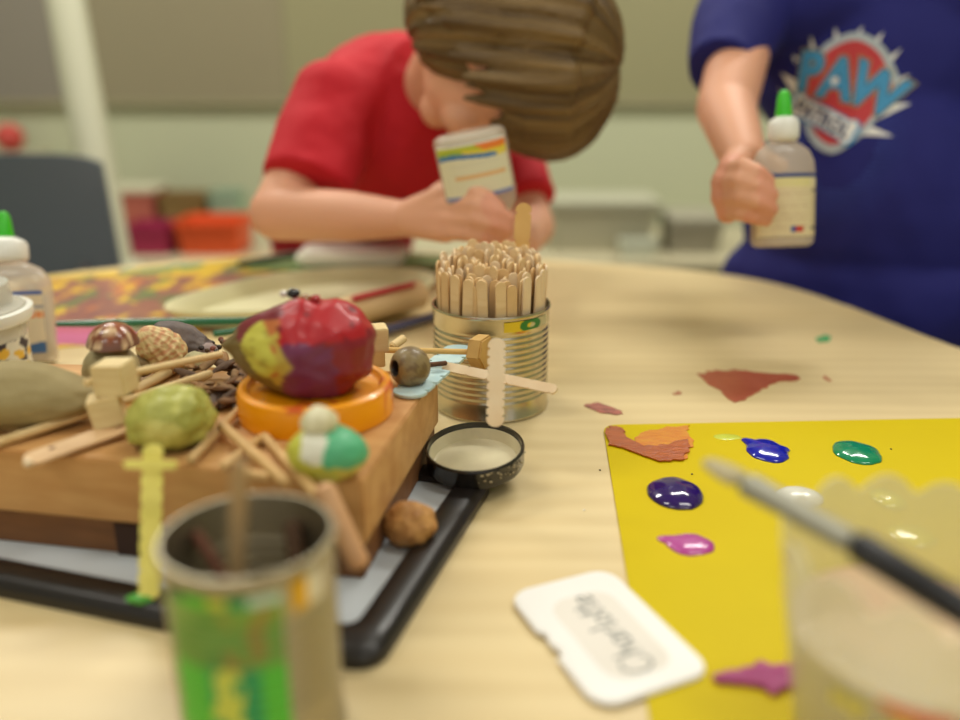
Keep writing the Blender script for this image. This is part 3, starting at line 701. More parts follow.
# ================================================================== GLUE BOTTLES
def bottle(name, label, base, up, right, W, TH, HB, lcol, cap_=True, neck=True, capcol=(60, 190, 40), inverted=False, body=(214, 200, 172)):
    up = V(up).normalized(); right = V(right); right = (right-up*right.dot(up)).normalized(); fwd = up.cross(right)
    m = Matrix((right, fwd, up)).transposed().to_4x4(); m.translation = base
    t = thing(name, label, 'glue bottle', base)
    bt = M('clear plastic', (222, 208, 190), .2, alpha=.5); hw = W/2; ht = TH/2
    b = bmesh.new(); sy = TH/W
    pr = [(0, 0), (hw*.82, 0), (hw*.97, .003), (hw, .008), (hw, HB*.70), (hw*.96, HB*.80), (hw*.80, HB*.90), (hw*.5, HB*.965), (hw*.34, HB), (0, HB)]
    lathe(b, pr, 64, sy=sy); xf(b, m); obj('bottle_body', b, bt, t)
    b = bmesh.new(); k = .93; lathe(b, [(0, .004), (hw*.8*k, .004), (hw*k, .011), (hw*k, HB*.60), (hw*.9*k, HB*.66), (0, HB*.66)], 48, sy=sy*.97); xf(b, m); obj('glue', b, M('glue', body, .5, sss=.1), t)
    # label wrapped on front (-fwd side)
    a0, a1 = PI+.42, 2*PI-.42; lz0, lz1 = HB*.10, HB*.68
    g = shellpatch((0, 0, 0), hw+.0006, a0, a1, lz0, lz1, 60, 70, sy=(ht+.0008)/(hw+.0006))
    uv = {}
    cols = []
    for v in g.verts:
        a = math.atan2(v.co.y/sy, v.co.x) % (2*PI); cols.append(lcol((a-a0)/(a1-a0), (v.co.z-lz0)/(lz1-lz0)))
    it = iter(cols); xf(g, m); obj('label', g, MAF, t, col=lambda p: next(it))
    if neck:
        b = bmesh.new(); lathe(b, [(0, HB-.002), (hw*.34, HB-.002), (hw*.42, HB), (hw*.46, HB+.003), (hw*.46, HB+.016), (hw*.40, HB+.020), (hw*.26, HB+.023), (0, HB+.024)], 36); xf(b, m); cpo = obj('collar', b, M('white cap', (236, 236, 228), .35), t, label='white screw collar')
        b = bmesh.new(); lathe(b, [(0, HB+.022), (.0078, HB+.022), (.0085, HB+.025), (.0066, HB+.043), (.0050, HB+.048), (.002, HB+.050), (0, HB+.050)], 24); xf(b, m); obj('nozzle_cap', b, M('green cap', capcol, .35, coat=.2), t, label='bright green twist tip')
    return t
def lab1(u, v):     # cream label, blue line, tiny text, red and blue mark
    if v > .93: return (60, 76, 130)
    if v > .80: return (222, 214, 130) if (u > .2 and u < .8 and math.sin(v*220) > 0) else (226, 214, 172)
    if u > .83: return (208, 190, 150) if not (abs(v-.72) < .012 or abs(v-.13) < .02) else (80, 76, 70)
    if v < .16 and v > .07 and abs(u-.60) < .09: return (196, 60, 50) if u > .58 else (60, 80, 150)
    if math.sin(v*95) > .55 and .25 < u < .78 and math.sin(u*140+v*300) > -.3: return (196, 168, 130)
    return (226, 212, 172)
def lab2(u, v):     # left bottle
    if v > .93: return (70, 90, 150)
    if .56 < v < .66 and u > .3 and math.sin(u*90) > -.75: return (226, 130, 60)
    if v < .13+.05*math.sin(u*8): return (60, 96, 140)
    if .72 < v < .76: return (140, 140, 150)
    return (214, 196, 164)
def lab3(u, v):     # inverted bottle: base of the bottle is up, v=0 near the base
    v = 1-v
    w = .03*math.sin(u*6)
    if v > .97: return (230, 230, 220)
    if v > .86+w: return (236, 130, 50) if u > .5+.3*(1-v)*3 else (190, 196, 60)
    if v > .80+w: return (226, 206, 60) if u > .4 else (150, 180, 70)
    if v > .72+w: return (60, 120, 176) if u < .8 else (230, 210, 90)
    if .36 < v < .44 and .25 < u < .9: return (226, 180, 120)
    if v < .06: return (120, 136, 190)
    if v > .45 and math.sin(v*120) > .75 and .2 < u < .8: return (206, 204, 180)
    return (226, 222, 190)
lb_ = at(16, 366, 0)
bottle('glue_bottle', 'glue bottle with green tip standing at the left edge behind the tub', lb_, D(4, 225, .865)-lb_, (1, -.1, 0), .088, .05, .106, lab2)
# clear tub at the left edge
tcn_ = V((-.455, .725, 0)); tcn_.z = 0; t = thing('plastic_tub', 'clear plastic tub with thick white rim at the left edge', 'tub', tcn_)
R = .054; HT = .084
b = bmesh.new(); lathe(b, [(0, 0), (R*.80, 0), (R*.82, .002), (R*.95, HT-.02), (R*.95, HT-.004), (R*.93, HT-.004), (R*.93, HT-.02), (R*.80, .004), (0, .004)], 64, tcn_)
obj('tub_wall', b, M('clear tub', (226, 222, 208), .15, alpha=.35), t)
b = bmesh.new(); lathe(b, [(R*.95, HT-.010), (R*1.05, HT-.010), (R*1.08, HT-.006), (R*1.07, HT), (R*.98, HT+.001), (R*.95, HT-.003)], 64, tcn_, close=True); obj('tub_rim', b, M('white rim', (232, 232, 222), .3, sss=.1), t, label='thick white rim ring')
b = bmesh.new(); lathe(b, [(R*.70, HT+.004), (R*.78, HT+.003), (R*.80, HT+.010), (R*.77, HT+.022), (R*.72, HT+.022), (R*.74, HT+.01)], 64, tcn_, close=True); lathe(b, [(0, HT+.020), (R*.75, HT+.020), (R*.75, HT+.0225), (0, HT+.0225)], 64, tcn_); lathe(b, [(R*.72, HT+.004), (R*.96, HT), (R*.96, HT+.002), (R*.72, HT+.006)], 64, tcn_, close=True)
obj('tub_lid', b, M('lid clear', (226, 224, 212), .2, alpha=.55), t)
b = shellpatch(tcn_, R*.94, -1.4, .3, .025, .06, 40, 20); 
obj('tub_print', b, M('tubprint', 'attr', .5), t, col=lambda p: (226, 180, 60) if vn(p, 90) > .15 else ((60, 50, 60) if vn(p, 130) > .25 else (222, 216, 196)))

# ================================================================== RIGHT SIDE: YELLOW MAT AND PAINTS
mcr = [V((.103, .665)), V((.50, .684)), V((.47, .24)), V((.071, .225))]
def roundpoly(P, r, n=6):
    out = []
    for i in range(len(P)):
        a, p, c = P[i-1], P[i], P[(i+1) % len(P)]; d0 = (a-p).normalized(); d1 = (c-p).normalized()
        s, e = p+d0*r, p+d1*r
        for k in range(n+1):
            t = k/n; out.append(tuple(s*(1-t)**2+p*2*t*(1-t)+e*t*t))
    return out
tobj('plastic_mat', 'bright yellow plastic mat dotted with paint on the right of the table', 'mat', prism(bmesh.new(), roundpoly(mcr, .014), .0003, .0014, .0003), M('yellow plastic', (208, 186, 4), .45, spec=.1, mix=(204, 180, 4), mscale=6))
MZ = .0014
def dab(label, px, py, rx, ry, h, col, seed, tail=None, z=MZ, gloss=True, amp=.1, name='paint_blob', mix=None, rough=.22, lobes=None):
    c = at(px, py, z); s = at(px+rx, py, z).x-c.x; s2 = at(px, py-ry, z).y-at(px, py, z).y
    b = bmesh.new(); n = 56; rings = []
    for k in range(9):
        q = k/8; rr = math.cos(q*PI/2); hh = math.sin(q*PI/2)**1.1*h
        ring = []
        for i in range(n):
            a = 2*PI*i/n; kk = 1+amp*noise.fractal(V((math.cos(a)*1.4, math.sin(a)*1.4, seed)), 1, 2, 3)
            if lobes:
                for (la_, lw, lh) in lobes:
                    d_ = (a-la_+PI) % (2*PI)-PI; kk += lh*math.exp(-(d_/lw)**2)*(1 if k < 5 else .3)
            v = V((math.cos(a)*s*kk*rr, math.sin(a)*s2*kk*rr, 0)); zz = hh*(1+.10*noise.noise(V((v.x*120, v.y*120, seed))))
            ring.append(b.verts.new(V((c.x, c.y, z))+v+V((0, 0, max(0, zz)))))
            if k == 8: break
        rings.append(ring)
    for a, d in zip(rings, rings[1:]):
        for i in range(n): b.faces.new([a[i], a[(i+1) % n]] + ([d[0]] if len(d) == 1 else [d[(i+1) % n], d[i]]))
    b.faces.new(rings[0][::-1])
    return tobj(name, label, 'paint', b, M(name, col, rough, coat=.8 if gloss else .2, mix=mix, mscale=90, bump=0 if rough < .25 else .25, bscale=160), ang=None)
dab('ultramarine blue blob of wet paint on the yellow mat', 767, 451, 20, 11.5, .005, (18, 28, 170), 1, lobes=((2.3, .2, .35), (.05, .15, .25)), rough=.16)
dab('emerald green blob of wet paint on the yellow mat', 857, 453, 23, 11.5, .005, (12, 136, 92), 2, amp=.08, rough=.16)
dab('dark purple blob of wet paint near the left edge of the mat', 675, 494, 28, 15, .0075, (42, 14, 96), 3, amp=.06, rough=.14)
dab('magenta pink blob of paint below the dark purple one', 690, 545, 23, 11, .0035, (176, 58, 146), 4, lobes=((2.7, .28, .5),), rough=.4)
dab('white blob of paint behind the lying brush', 799, 498, 24, 9.5, .006, (238, 238, 226), 5, amp=.05, rough=.3)
dab('lemon yellow blob of paint beyond the scalloped cup, farther one', 888, 500, 17, 10, .005, (232, 222, 70), 6, rough=.2)
dab('lemon yellow blob of paint beyond the scalloped cup, nearer one', 912, 536, 22, 12, .004, (226, 214, 60), 7, rough=.2)
dab('pale green thin smear on the yellow mat by the rust paint', 727, 437, 14, 3, .0006, (196, 206, 40), 8, rough=.5)
def smear(label, pts, z, h, col, mix, name='paint_smear', jag=4, seed=0, rough=.45):
    out = []; rs = random.Random(seed)
    for i in range(len(pts)):
        a, c = pts[i], pts[(i+1) % len(pts)]
        for k in range(jag):
            t = k/jag; j = rs.uniform(-2.4, 2.4) if k else 0
            out.append((a[0]+(c[0]-a[0])*t+j, a[1]+(c[1]-a[1])*t+j*.5))
    w = [at(x, y, z)[:2] for x, y in out]
    b = bmesh.new(); prism(b, w, z+.0001, z+h); bmesh.ops.triangulate(b, faces=b.faces)
    m_ = M(name, col, rough, coat=.3, mix=mix, mscale=60, mstretch=(1, 3, 1), bump=.8, bscale=150, bstretch=(1, 4, 1))
    return tobj(name, label, 'paint', b, m_, smooth=False)
smear('rust red smear of paint on the bare table behind the mat', [(697, 374), (712, 372), (734, 370), (758, 373), (797, 376), (800, 379), (778, 382), (768, 388), (752, 396), (735, 403), (728, 399), (720, 390), (708, 385)], 0, .0009, (168, 76, 46), (186, 98, 64), seed=2)
smear('small pink and dark smear on the bare table left of the mat', [(584, 406), (598, 403), (612, 408), (622, 412), (619, 415), (600, 413)], 0, .0009, (196, 110, 96), (120, 70, 60), seed=3)
smear('small faint rust dash on the table right of the big smear', [(823, 378), (826, 376), (832, 381), (829, 382)], 0, .0005, (196, 126, 84), (190, 120, 80), jag=2, seed=4)
smear('tiny rust fleck on the table between the two table smears', [(672, 394), (678, 391), (682, 393), (676, 395)], 0, .0005, (186, 126, 88), (180, 110, 80), jag=2, seed=5)
smear('small green speck of paint on the table near the blue child', [(817, 338), (824, 335), (831, 337), (829, 342), (819, 343)], 0, .001, (60, 160, 90), (80, 176, 110), jag=2, seed=6)
smear('orange brush stroke fanned over the far left corner of the mat', [(640, 434), (662, 429), (690, 426), (688, 434), (694, 441), (690, 452), (684, 460), (660, 460), (640, 452), (632, 444)], MZ, .0008, (214, 122, 22), (222, 150, 30), seed=7)
smear('thick rust brown streak curving along the mat corner', [(606, 430), (612, 427), (622, 429), (626, 438), (644, 447), (668, 446), (688, 440), (689, 453), (680, 461), (660, 462), (640, 455), (622, 448), (608, 446)], MZ+.0006, .0012, (166, 74, 26), (190, 96, 36), seed=8, rough=.3)
smear('magenta brush stroke on the front part of the mat beside the card', [(712, 679), (735, 674), (752, 670), (760, 664), (770, 669), (792, 667), (812, 668), (812, 688), (790, 690), (772, 697), (764, 690), (740, 686), (716, 684)], MZ, .0028, (156, 34, 110), (186, 80, 140), seed=9, rough=.3)
for i, (x, y) in enumerate(((692, 474), (891, 449), (600, 470), (584, 510))):
    b = rock(at(x, y, (MZ if x > 610 else 0)+.0004), (.0008, .0008, .0005), i, .2, 2, sub=2)
    tobj('crumb', ['tiny dark crumb on the mat above the purple blob', 'tiny dark crumb on the mat right of the green blob', 'tiny brown crumb on the table just left of the mat', 'tiny white crumb on the table left of the magenta blob'][i], 'crumb', b, M('crumb', (60, 50, 40) if i < 3 else (235, 230, 220), .6))

# name card
cc_ = V((.0655, .384, 0)); long_ = V((.40, -.916, 0)).normalized(); sh_ = V((.916, .40, 0)).normalized()
m = Matrix((long_, sh_, V((0, 0, 1)))).transposed().to_4x4(); m.translation = cc_+V((0, 0, .0016)); m = m @ Matrix.Rotation(.012, 4, 'Y')
W2, H2 = .100, .0665
poly = rrect(W2, H2, .013, 8)
# nick along the left (−short) side
out = []
for p in poly: out.append(p)
idx = max(range(len(out)), key=lambda i: (out[i][1] < 0 and out[i][0] < 0) * 1 and -0 + i*(abs(out[i][1]+H2/2) < 1e-6))
out2 = out[:idx+1] + [(-.012, -H2/2), (-.011, -H2/2+.0022), (-.006, -H2/2+.003), (-.003, -H2/2+.0018), (.002, -H2/2+.0022), (.005, -H2/2+.0038), (.009, -H2/2+.0028), (.010, -H2/2)] + out[idx+1:]
t = thing('name_card', 'white rounded name card with handwriting overlapping the yellow mat', 'name card', cc_)
b = bmesh.new(); prism(b, out2, 0, .0026, .0009, m); obj('card', b, M('white card', (238, 236, 232), .35, coat=.3), t)
b = bmesh.new(); prism(b, rrect(.07, .038, .012, 6), .00262, .00272, 0, m @ Matrix.Translation((.003, .001, 0))); obj('paper_inset', b, M('card inset', (228, 222, 212), .5), t, smooth=False)
# handwriting as marker strokes; text frame: reading direction = -long, up = -short
tf_ = m @ Matrix.Translation((.0365, .0085, .0029)) @ Matrix.Rotation(PI, 4, 'Z')
letters = {
 'C': [[(.8, .85), (.6, 1), (.3, .95), (.08, .65), (.08, .3), (.3, .03), (.6, 0), (.85, .18)]],
 'h': [[(.1, 1), (.1, 0)], [(.1, .35), (.3, .55), (.5, .45), (.52, 0)]],
 'a': [[(.5, .45), (.3, .55), (.08, .35), (.1, .08), (.3, 0), (.48, .15), (.52, .5)], [(.5, .5), (.5, .1), (.6, 0)]],
 'r': [[(.1, .5), (.1, 0)], [(.1, .3), (.25, .5), (.42, .5)]],
 'l': [[(.12, 1), (.12, .1), (.25, 0)]],
 'o': [[(.3, .5), (.08, .35), (.08, .12), (.3, 0), (.5, .12), (.5, .38), (.3, .5)]],
 't': [[(.2, .9), (.2, .1), (.35, 0)], [(.02, .6), (.4, .62)]],
 'e': [[(.08, .28), (.5, .3), (.42, .5), (.2, .5), (.06, .25), (.2, 0), (.5, .08)]]}
b = bmesh.new(); x = 0; S = .0165
for ch, adv in zip('Charlotte', (1.0, .66, .66, .5, .35, .6, .45, .45, .6)):
    for st in letters[ch]:
        pts = spline(st, 4, False) if len(st) > 2 else st
        P = [tf_ @ V(((x+p[0])*S*.78, p[1]*S, 0)) for p in pts]
        tube(b, P, .00055, 6, flat=.3)
    x += adv
obj('handwriting', b, M('grey marker', (92, 104, 104), .6), t, label='grey handwritten word Charlotte')

# ================================================================== FRONT TIN CAN
c1 = D(247, 533, .362); HC = c1.z; c1.z = 0; RC = .0357
t1 = tin(c1, RC, HC, 'tin_can', 'nearest tin can with green printing and sticks inside, in the foreground', M('tin front', (182, 174, 152), .42, metal=1, bump=.05, bscale=60), .030, .078, 9)
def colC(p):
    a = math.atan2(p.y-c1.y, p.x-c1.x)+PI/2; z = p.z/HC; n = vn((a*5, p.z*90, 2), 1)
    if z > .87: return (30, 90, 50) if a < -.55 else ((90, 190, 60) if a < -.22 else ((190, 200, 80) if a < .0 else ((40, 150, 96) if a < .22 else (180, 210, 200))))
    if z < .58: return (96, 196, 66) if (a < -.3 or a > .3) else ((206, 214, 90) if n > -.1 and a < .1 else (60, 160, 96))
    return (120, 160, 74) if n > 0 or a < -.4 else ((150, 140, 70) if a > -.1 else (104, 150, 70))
rr_ = []
b = bmesh.new(); n = 60
for k in range(61):
    z = .012+(HC-.020)*k/60; q = (z-.030)/(.078-.030)*9; rad = RC+.0004-(.0009*(1-math.cos(2*PI*q))/2*1.2 if .030 < z < .078 else 0)
    rr_.append([b.verts.new(V((c1.x+rad*math.cos(-PI/2-.85+1.45*i/n), c1.y+rad*math.sin(-PI/2-.85+1.45*i/n), z))) for i in range(n+1)])
for a, d in zip(rr_, rr_[1:]):
    for i in range(n): b.faces.new((a[i], a[i+1], d[i+1], d[i]))
obj('green_print', b, M('greenprint', 'attr', .3, metal=.45), t1, col=colC, label='green and yellow printing')
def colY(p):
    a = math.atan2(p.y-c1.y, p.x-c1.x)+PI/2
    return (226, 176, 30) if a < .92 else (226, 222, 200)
b = shellpatch(c1, RC+.0005, -PI/2+.72, -PI/2+1.14, HC-.020, HC-.006, 20, 10); obj('yellow_print', b, M('yp', 'attr', .3, metal=.3), t1, col=colY, label='yellow and white printed patch')
def inside(a, r, z): return V((c1.x+r*math.cos(a), c1.y+r*math.sin(a), z))
s0 = inside(-1.9, .026, .006); s1 = D(240, 457, .352)
tobj('wood_stick', 'blurred wooden stick standing in the foreground can', 'stick', rod(s0, s1, .0036), M('stick b', (170, 140, 96), .6))
tobj('wood_stick', 'darker brown stick lying low inside the foreground can', 'stick', rod(inside(-.5, .03, .006), inside(1.2, .033, .088), .0042), M('stick c', (88, 62, 40), .7))
tobj('wood_stick', 'reddish stick leaning to the left inside the foreground can', 'stick', rod(inside(-.3, .026, .006), inside(2.6, .033, .090), .0026), M('stick d', (120, 74, 54), .7))

# ================================================================== SCALLOPED CUP AND BRUSH
c2 = D(932, 555, .345); HK = c2.z-.004; c2.z = MZ; RK = .058; ns = 14
t = thing('scalloped_cup', 'clear plastic cup with scalloped rim in the right foreground', 'cup', c2)
def zf(a, z): return (.010*abs(math.sin(a*ns/2+.9))**.7 if z > HK-.004 else 0) * (1 if z > HK-.004 else 0)
b = bmesh.new()
pr = [(0, 0), (RK*.70, 0), (RK*.72, .002), (RK*.93, HK-.025), (RK*.95, HK-.012), (RK, HK-.001), (RK*1.0, HK), (RK*.975, HK), (RK*.925, HK-.013), (RK*.905, HK-.025), (RK*.69, .004), (0, .004)]
lathe(b, pr, 168, c2, zfun=zf)
pl = M('frosted plastic', (232, 228, 198), .3, alpha=.42)
obj('cup_wall', b, pl, t)
b = bmesh.new(); lathe(b, [(0, .0045), (RK*.68, .0045), (RK*.86, HK-.034), (0, HK-.034)], 64, c2); obj('murky_water', b, M('murky', (214, 194, 152), .25, mix=(222, 182, 150), mscale=15), t, label='cloudy beige rinse water')
def stain(cth, z, da, dzz, col, seed, nm, lb):
    b = shellpatch(c2, RK*.952*(1), cth-da, cth+da, z-dzz, z+dzz, 20, 8)
    for v in b.verts:
        q = v.co-c2; rr = RK*(.72+.21*(q.z-.002)/(HK-.027))+.0006; h_ = math.hypot(q.x, q.y); v.co.x = c2.x+q.x/h_*rr; v.co.y = c2.y+q.y/h_*rr
    bmesh.ops.delete(b, geom=[v for v in b.verts if vn(v.co, 90+seed) < -.12], context='VERTS')
    if len(b.verts) > 4: obj(nm, b, M(nm, col, .5), t, label=lb)
stain(-PI/2-.25, .058, .45, .005, (226, 130, 100), 3, 'paint_stain', 'salmon paint stain on the front')
stain(-PI/2-.75, .050, .3, .007, (216, 206, 110), 9, 'paint_stain', 'yellow paint stain on the front')
stain(PI/2+1.1, HK-.018, .35, .004, (216, 110, 100), 5, 'paint_stain', 'pinkish red paint stain near the rim')
# brush
b0 = D(706, 461, .405); b1 = D(862, 548, .337); b2_ = b1+(D(1010, 640, .30)-b1)*2.0
dr = (b1-b0).normalized(); 
tb = thing('paint_brush', 'black handled flat brush resting across the scalloped cup', 'brush', b1)
fe = b0.lerp(b1, .28); f2 = b0.lerp(b1, .97)
b = bmesh.new(); tube(b, [f2.lerp(b1, -.2), b1, b1.lerp(b2_, .3), b2_], [.0058, .0066, .0064, .0035], 16); obj('brush_handle', b, M('black lacquer', (12, 11, 20), .4, coat=.1), tb)
b = bmesh.new(); tube(b, [fe, fe.lerp(f2, .4), f2], [.0070, .0062, .0060], 20, flat=.75); obj('ferrule', b, M('ferrule b', (150, 148, 134), .5, metal=.7), tb, label='dull silver ferrule')
b = bmesh.new(); tube(b, [fe.lerp(f2, -.02), fe.lerp(b0, .5), b0], [.0068, .0066, .0044], 16, flat=.5); obj('bristles', b, M('bristle b', (178, 166, 130), .7), tb, label='pale damp bristles')

# ================================================================== PEOPLE
skin = M('skin', 'attr', .55, sss=.15, bump=.05, bscale=200)
SK = (222, 164, 132); SKD = (220, 154, 126)
def head_prims(bm, c, f, u, s=1.0):
    f = V(f).normalized(); u = V(u); u = (u-f*u.dot(f)).normalized(); r = f.cross(u)
    R3 = Matrix((r, f, u)).transposed(); R4 = R3.to_4x4()
    P = lambda x, y, z: V(c) + R3 @ (V((x, y, z))*s)
    ell(bm, P(0, -.008, .018), (.070*s, .086*s, .080*s), R4)      # cranium
    ell(bm, P(0, .018, -.030), (.056*s, .062*s, .066*s), R4)      # face
    ell(bm, P(0, .050, -.078), (.026*s, .022*s, .020*s), R4)      # chin
    for sx in (-1, 1):
        ell(bm, P(sx*.030, .052, -.042), (.024*s, .022*s, .024*s), R4)   # cheeks
        ell(bm, P(sx*.028, .070, .006), (.020*s, .010*s, .008*s), R4)    # brow
        ell(bm, P(sx*.070, -.004, -.010), (.008*s, .017*s, .025*s), R4)  # ear
    cap(bm, P(0, .076, .000), P(0, .092, -.026), .006*s, .009*s)
    ell(bm, P(0, .090, -.028), (.013*s, .009*s, .008*s), R4)
    ell(bm, P(0, .074, -.050), (.019*s, .009*s, .005*s), R4); ell(bm, P(0, .072, -.058), (.016*s, .009*s, .005*s), R4)
    return P, R3
def head_col(P, s):
    le, re_, mo = P(-.029, .076, -.008), P(.029, .076, -.008), P(0, .080, -.054)
    def f(p):
        if min((p-le).length, (p-re_).length) < .0055*s: return (50, 34, 26)
        if min((p-le).length, (p-re_).length) < .010*s: return (232, 224, 216)
        if (p-mo).length < .017*s and abs((p-mo).dot((P(0, 0, 1)-P(0, 0, 0)).normalized())) < .008*s: return (198, 98, 90)
        n = vn(p, 25); return (SK[0], SK[1]-6*n, SK[2]-6*n)
    return f
def fingers(bm, chains, r=.0072):
    for ch in chains:
        rr = [r*1.1, r, r*.92, r*.82]
        for i in range(len(ch)-1): cap(bm, ch[i], ch[i+1], rr[i], rr[i+1], n=14)
# ---------------- boy in red
boy = thing('person', 'child in a red t-shirt bending low over the table squeezing a glue bottle', 'person', V((-.25, 1.6, FL)))
b = bmesh.new()
hc = D(513, 68, 1.02); hf = V((-.10, .02, -.98)); hu = V((.95, -.22, -.05))
P_, R_ = head_prims(b, hc, hf, hu, 1.12)
ch_ = V((-.10, 1.29, .21)); pel = V((-.27, 1.60, -.10))
cap(b, D(430, 92, 1.13), P_(0, -.03, -.06), .040, .040)                 # neck
ell(b, D(400, 125, 1.22), (.105, .09, .095)); cap(b, D(400, 130, 1.24), V((-.25, 1.53, .02)), .095, .10); ell(b, pel, (.105, .09, .10))
shR = D(330, 118, 1.12); elR = D(277, 213, 1.06); wrR = D(402, 219, .985)
cap(b, D(395, 105, 1.17), shR, .05, .042); cap(b, shR, elR, .040, .033); cap(b, elR, wrR.lerp(elR, .4), .034, .030); cap(b, wrR.lerp(elR, .4), wrR, .030, .0215)
kn = [D(446, 194, .935), D(449, 207, .93), D(449, 220, .928), D(446, 232, .932)]
for q in kn: cap(b, wrR, q, .0195, .0125)
fingers(b, [[kn[0], D(472, 190, .905), D(490, 199, .893), D(500, 208, .895)], [kn[1], D(476, 206, .895), D(496, 212, .887), D(509, 219, .892)], [kn[2], D(476, 220, .895), D(495, 225, .888), D(508, 230, .893)], [kn[3], D(470, 234, .905), D(488, 238, .897), D(500, 240, .90)]], .0088)
fingers(b, [[D(425, 205, .965), D(440, 190, .972), D(456, 182, .978), D(468, 180, .975)]], .0098)
shL = D(500, 150, 1.28); elL = D(532, 226, 1.21); wrL = D(520, 244, 1.03)
cap(b, D(420, 120, 1.22), shL, .05, .042); cap(b, shL, elL, .040, .032); cap(b, elL, wrL, .031, .022)
kl = [D(518, 225, .97), D(514, 233, .965), D(512, 241, .965), D(512, 248, .97)]
for q in kl: cap(b, wrL, q, .018, .012)
fingers(b, [[q, q+V((-.010, -.022, .002)), q+V((-.026, -.026, -.001)), q+V((-.036, -.018, -.002))] for q in kl], .0076)
fingers(b, [[wrL+V((0, -.02, .012)), D(508, 215, .985), D(500, 208, .99)]], .0085)
for sx in (-1, 1):
    hip = pel+V((sx*.055, 0, -.03)); kne = V((pel.x+sx*.07, pel.y-.02, -.34)); ank = V((pel.x+sx*.075, pel.y+.03, FL+.06))
    cap(b, hip, kne, .058, .04); cap(b, kne, ank, .04, .026); cap(b, ank-V((0, 0, .03)), ank+V((0, -.10, -.035)), .026, .022)
hcol = head_col(P_, 1.12)
def colB(p):
    if (p-hc).length < .14: return hcol(p)
    return SKD if min((p-q).length for q in (D(509, 219, .892), D(508, 230, .893), D(500, 208, .895), D(500, 240, .9), elR)) < .022 else SK
obj('body', remesh(b, .0036, 4, .5), skin, boy, col=colB, ang=None)
# hair
def hairmesh(P, R3, s, b, vox, seed):
    Ri = R3.transposed(); c0 = P(0, 0, 0)
    b = remesh(b, vox, 4, .5); cols = []
    for v in b.verts:
        q = (Ri @ (v.co-c0))/s; a = math.atan2(q.x, q.y+.015); z = q.z
        st = noise.noise(V((math.cos(a)*9+seed, math.sin(a)*9, z*6))) + .6*noise.noise(V((math.cos(a)*26, math.sin(a)*26+seed, z*9)))
        v.co += v.normal*(.0045*st)*s
    return b
def haircol(P, R3, s):
    Ri = R3.transposed(); c0 = P(0, 0, 0)
    def f(p):
        q = (Ri @ (p-c0))/s; a = math.atan2(q.x, q.y+.015); z = q.z
        t = .5+.7*(noise.noise(V((math.cos(a)*16+2, math.sin(a)*16, z*7)))+.5*noise.noise(V((math.cos(a)*40+2, math.sin(a)*40, z*12))))
        t = max(0, min(1, t)); return tuple(x*(1-t)+y*t for x, y in zip((82, 62, 34), (136, 110, 68)))
    return f
b = bmesh.new(); s = 1.12; R4 = R_.to_4x4()
ell(b, P_(0, -.022, .026), (.083*s, .088*s, .086*s), R4); ell(b, P_(0, .006, .046), (.080*s, .084*s, .066*s), R4); ell(b, P_(0, -.034, -.028), (.084*s, .068*s, .084*s), R4); ell(b, P_(0, -.046, -.070), (.066*s, .046*s, .050*s), R4)
rs = random.Random(3)
for k in range(70):      # locks hanging over the forehead, sides and nape
    a = rs.uniform(-PI, PI); front = math.cos(a); y1 = -.010+math.cos(a)*.090; x1 = math.sin(a)*.082
    z1 = (.004 if front > .55 else (-.050 if front < .15 else -.018)) + rs.uniform(-.016, .008)
    if front < -.5: z1 -= .03
    p1 = P_(x1*.90, y1*.90, .070); p2 = P_(x1*.97, y1*.97, .032); p3 = P_(x1*.99+rs.uniform(-.008, .008), y1*(.99 if front > -.4 else .86), z1)
    for (q0, q1, r0, r1) in ((p1, p2, .011, .0110), (p2, p3, .0110, .0030)): cap(b, q0, q1, r0*s, r1*s, n=8)
hairm = M('brown hair', 'attr', .5, bump=.3, bscale=200, bstretch=(.2, 1, 1), spec=.4)
obj('hair', hairmesh(P_, R_, s, b, .003, 0), hairm, boy, col=haircol(P_, R_, s), ang=None)
# shirt
b = bmesh.new()
ell(b, D(398, 118, 1.215), (.128, .115, .118)); cap(b, D(395, 125, 1.235), V((-.245, 1.53, .065)), .115, .138); cap(b, V((-.245, 1.53, .065)), V((-.27, 1.64, -.10)), .138, .125)
cap(b, D(400, 75, 1.19), D(335, 112, 1.12), .062, .058); cap(b, D(335, 105, 1.12), D(307, 187, 1.075), .060, .060, flat=True)
cap(b, D(440, 135, 1.24), D(505, 150, 1.27), .075, .055); cap(b, D(505, 148, 1.27), D(528, 205, 1.22), .054, .046, flat=True)
cap(b, D(405, 85, 1.17), D(425, 80, 1.135), .072, .058, flat=True)
redm = M('red cotton', (196, 24, 40), .8, bump=.3, bscale=400)
b = remesh(b, .006, 5, .5)
for v in b.verts:
    n = v.co; k = noise.fractal(V((n.x*9, n.y*9, n.z*14)), 1, 2, 3); v.co += v.normal*0.006*k
obj('t_shirt', b, redm, boy, ang=None)
b = bmesh.new()
for sx in (-1, 1):
    hip = pel+V((sx*.055, 0, -.03)); kne = V((pel.x+sx*.07, pel.y-.02, -.34)); ank = V((pel.x+sx*.075, pel.y+.03, FL+.09))
    cap(b, hip, kne, .072, .052); cap(b, kne, ank, .052, .045, flat=True)
ell(b, pel-V((0, 0, .01)), (.115, .10, .10)); obj('trousers', remesh(b, .008, 4), M('denim', (50, 60, 90), .8), boy, ang=None)
def shoes(par, ax, ay, sxs, dirv):
    for x, y in sxs:
        b = bmesh.new(); cap(b, V((x, y, FL+.036)), V((x+dirv[0]*.10, y+dirv[1]*.10, FL+.03)), .036, .030); b = remesh(b, .006, 3)
        for v in b.verts: v.co.z = max(v.co.z, FL+.001)
        obj('shoe', b, M('shoe', (60, 60, 66), .6), par, ang=None)
shoes(boy, 0, 0, [(pel.x+sx*.075, pel.y+.03) for sx in (-1, 1)], (0, -1))
